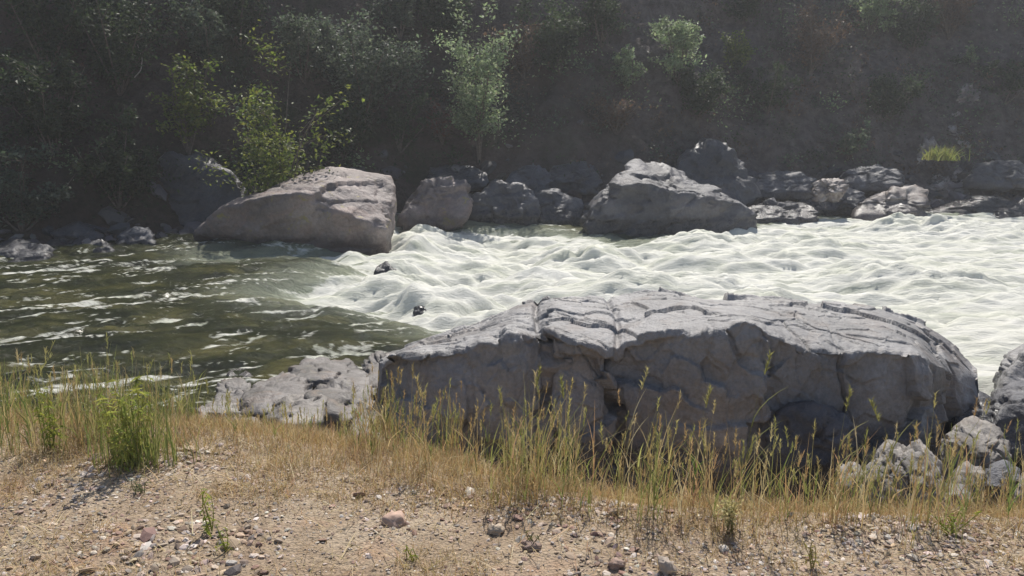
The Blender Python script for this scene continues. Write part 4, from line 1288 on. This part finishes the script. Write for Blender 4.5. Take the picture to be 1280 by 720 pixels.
twig('bleached curved twig hanging in the dark shrubs at the upper left', [(168, 97, 18.8), (176, 88, 18.8), (178, 74, 18.9), (172, 56, 19.1)], (0.012, 0.006))

# ------------------------------------------------------------------ broad leaved weeds near the camera
def weed(label, px, py, h, w, nst, cols, seed, leaf=0.05, name='weed', group=None, flower=None):
    r = np.random.default_rng(seed)
    p = G(px, py, 0.0); p[2] = ground_z(p[:1], p[1:2])[0] - 0.005
    root = tag(link(name, None, None, tuple(p)), label, 'plant', group)
    paths, rads, C, N, tops = [], [], [], [], []
    for k in range(nst):
        az = r.uniform(0, 6.28); o = r.uniform(0.0, w * 0.5); hh = h * r.uniform(0.65, 1.0)
        e = np.array([math.cos(az) * o, math.sin(az) * o, hh]); s0 = np.array([math.cos(az) * o * 0.25, math.sin(az) * o * 0.25, 0])
        t = np.linspace(0, 1, 6)[:, None]
        P = s0 + (e - s0) * t + np.array([0.01, 0, 0]) * np.sin(t * 3 + k)
        paths.append(P); rads.append((0.0028, 0.0012)); tops.append(e)
        m = int(hh / 0.02)
        s = r.uniform(0.08, 1.0, m)[:, None]
        a2 = r.uniform(0, 6.28, m)
        C.append(s0 + (e - s0) * s + np.stack([np.cos(a2), np.sin(a2), np.full(m, 0.2)], 1) * leaf * 0.5 * (1.3 - s) * r.uniform(0.5, 1.3, (m, 1)))
        N.append(np.stack([np.cos(a2) * 0.5, np.sin(a2) * 0.5, r.uniform(0.3, 1.0, m)], 1))
    C = np.concatenate(C); N = np.concatenate(N)
    V, Fc = tube_np(paths, rads, 5)
    link('stems', mesh_np('stems', V, Fc, GRASS, np.tile(np.array(cols[0]) * 0.9, (len(V), 1))), root)
    V, Fc, cv = leaves_np(C, N, leaf * r.uniform(0.6, 1.3, len(C)), pick(cols, len(C), r, 0.15), r, 0.22)
    link('leaves', mesh_np('leaves', V, Fc, LEAF, cv, smooth=False), root)
    if flower:
        for tp in tops:
            C = tp + r.normal(0, 0.016, (60, 3))
            V, Fc, cv = leaves_np(C, r.normal(0, 1, C.shape), np.full(len(C), 0.014), pick([flower], len(C), r, 0.1), r, 0.7)
            link('flower_head', mesh_np('flower_head', V, Fc, LEAF, cv, smooth=False), root)
    return root


YG = [(0.32, 0.36, 0.06), (0.40, 0.42, 0.09), (0.24, 0.31, 0.06)]
_w = weed('bushy bright green weed standing tallest at the left edge of the gravel', 168, 584, 0.50, 0.46, 13, [(0.36, 0.38, 0.09), (0.42, 0.43, 0.12), (0.28, 0.33, 0.08)], 11, 0.06)
r = np.random.default_rng(711)
n = 240
rt = np.stack([r.normal(0, 0.11, n), r.normal(0.06, 0.07, n), np.zeros(n)], 1)
V, Fc, cc, _ = blades(rt, r.uniform(0.15, 0.45, n), np.abs(r.normal(0.2, 0.2, n)), r.uniform(0, 6.28, n), r.uniform(0.003, 0.007, n), pick(GREEN, n, r, 0.15), 1.8, 4)
link('grass_blades', mesh_np('grass_blades', V, Fc, GRASS, cc), _w)
weed('slim yellow green weed on the open gravel, lower left', 264, 668, 0.22, 0.05, 4, YG, 12, 0.045)
weed('short yellow green sprout just right of the slim weed, lower left', 281, 690, 0.12, 0.05, 3, YG, 13, 0.035)
weed('pale grey green low weed left of the slim weed', 175, 616, 0.07, 0.16, 9, [(0.22, 0.24, 0.13), (0.28, 0.29, 0.17)], 14, 0.03)
weed('small green sprout at the bottom left of centre', 516, 704, 0.07, 0.07, 5, YG, 15, 0.03)
weed('cream flowered weed at the edge of the tall grass, right of centre', 914, 668, 0.14, 0.10, 6, [(0.30, 0.28, 0.12), (0.24, 0.24, 0.09)], 16, 0.03, flower=(0.60, 0.53, 0.30))
weed('straw yellow weed at the bottom right of centre', 1014, 712, 0.12, 0.06, 4, [(0.42, 0.37, 0.14), (0.36, 0.33, 0.12)], 17, 0.03)
weed('olive sprig on the gravel below the middle of the dry grass', 665, 686, 0.08, 0.08, 5, [(0.16, 0.16, 0.07), (0.2, 0.19, 0.09)], 18, 0.03)
weed('low green weed at the right end of the dry grass below the stones', 1190, 664, 0.10, 0.22, 10, YG, 19, 0.035)
weed('leafy green weed among the left grass, left of the bushy bright green weed', 66, 566, 0.34, 0.14, 7, YG, 20, 0.05)

# ------------------------------------------------------------------ light
sd_ = Vector((math.sin(SUN_AZ) * math.cos(SUN_EL), math.cos(SUN_AZ) * math.cos(SUN_EL), math.sin(SUN_EL)))
sl = bpy.data.lights.new('sun', 'SUN')
sl.energy = 4.2
sl.angle = R(0.5)
sl.color = (1.0, 0.95, 0.87)
so = bpy.data.objects.new('sun', sl)
COL.objects.link(so)
so.rotation_euler = (-sd_).to_track_quat('-Z', 'Y').to_euler()
so.location = (5, 20, 30)

world = bpy.data.worlds.new('World')
scene.world = world
world.use_nodes = True
nt = world.node_tree
bg = nt.nodes.get('Background') or nt.nodes.new('ShaderNodeBackground')
sky = nt.nodes.new('ShaderNodeTexSky')
sky.sky_type = 'NISHITA'
sky.sun_disc = False
sky.sun_elevation = SUN_EL
sky.sun_rotation = SUN_AZ
nt.links.new(sky.outputs[0], bg.inputs['Color'])
bg.inputs['Strength'].default_value = 0.075

# ------------------------------------------------------------------ haze
HAZE = 0.0018  # added volume approximating the backlight flare veil along with mist
if HAZE:
    t = NT('thin haze and flare veil')
    vol = t.n('ShaderNodeVolumePrincipled')
    vol.inputs['Color'].default_value = (0.93, 0.95, 1.0, 1)
    vol.inputs['Density'].default_value = HAZE
    vol.inputs['Anisotropy'].default_value = 0.3
    t.l(vol.outputs[0], t.out.inputs['Volume'])
    bm = bmesh.new()
    bmesh.ops.create_cube(bm, size=1)
    me = bpy.data.meshes.new('haze')
    for v in bm.verts:
        v.co = Vector((v.co.x * 150, 20 + v.co.y * 170, 10 + v.co.z * 27))
    bm.to_mesh(me); bm.free()
    me.materials.append(t.m)
    tag(link('haze', me), 'thin haze of spray mist over the river, with added backlight flare veil', 'haze', kind='stuff')

# ------------------------------------------------------------------ render
scene.render.engine = 'CYCLES'
scene.cycles.use_denoising = True
scene.cycles.max_bounces = 6
scene.cycles.sample_clamp_direct = 30
scene.cycles.sample_clamp_indirect = 10
scene.cycles.volume_bounces = 1
vs = scene.view_settings
vs.view_transform = 'Standard'
vs.look = 'None'
vs.exposure = 0.52
vs.gamma = 1
vs.use_curve_mapping = False
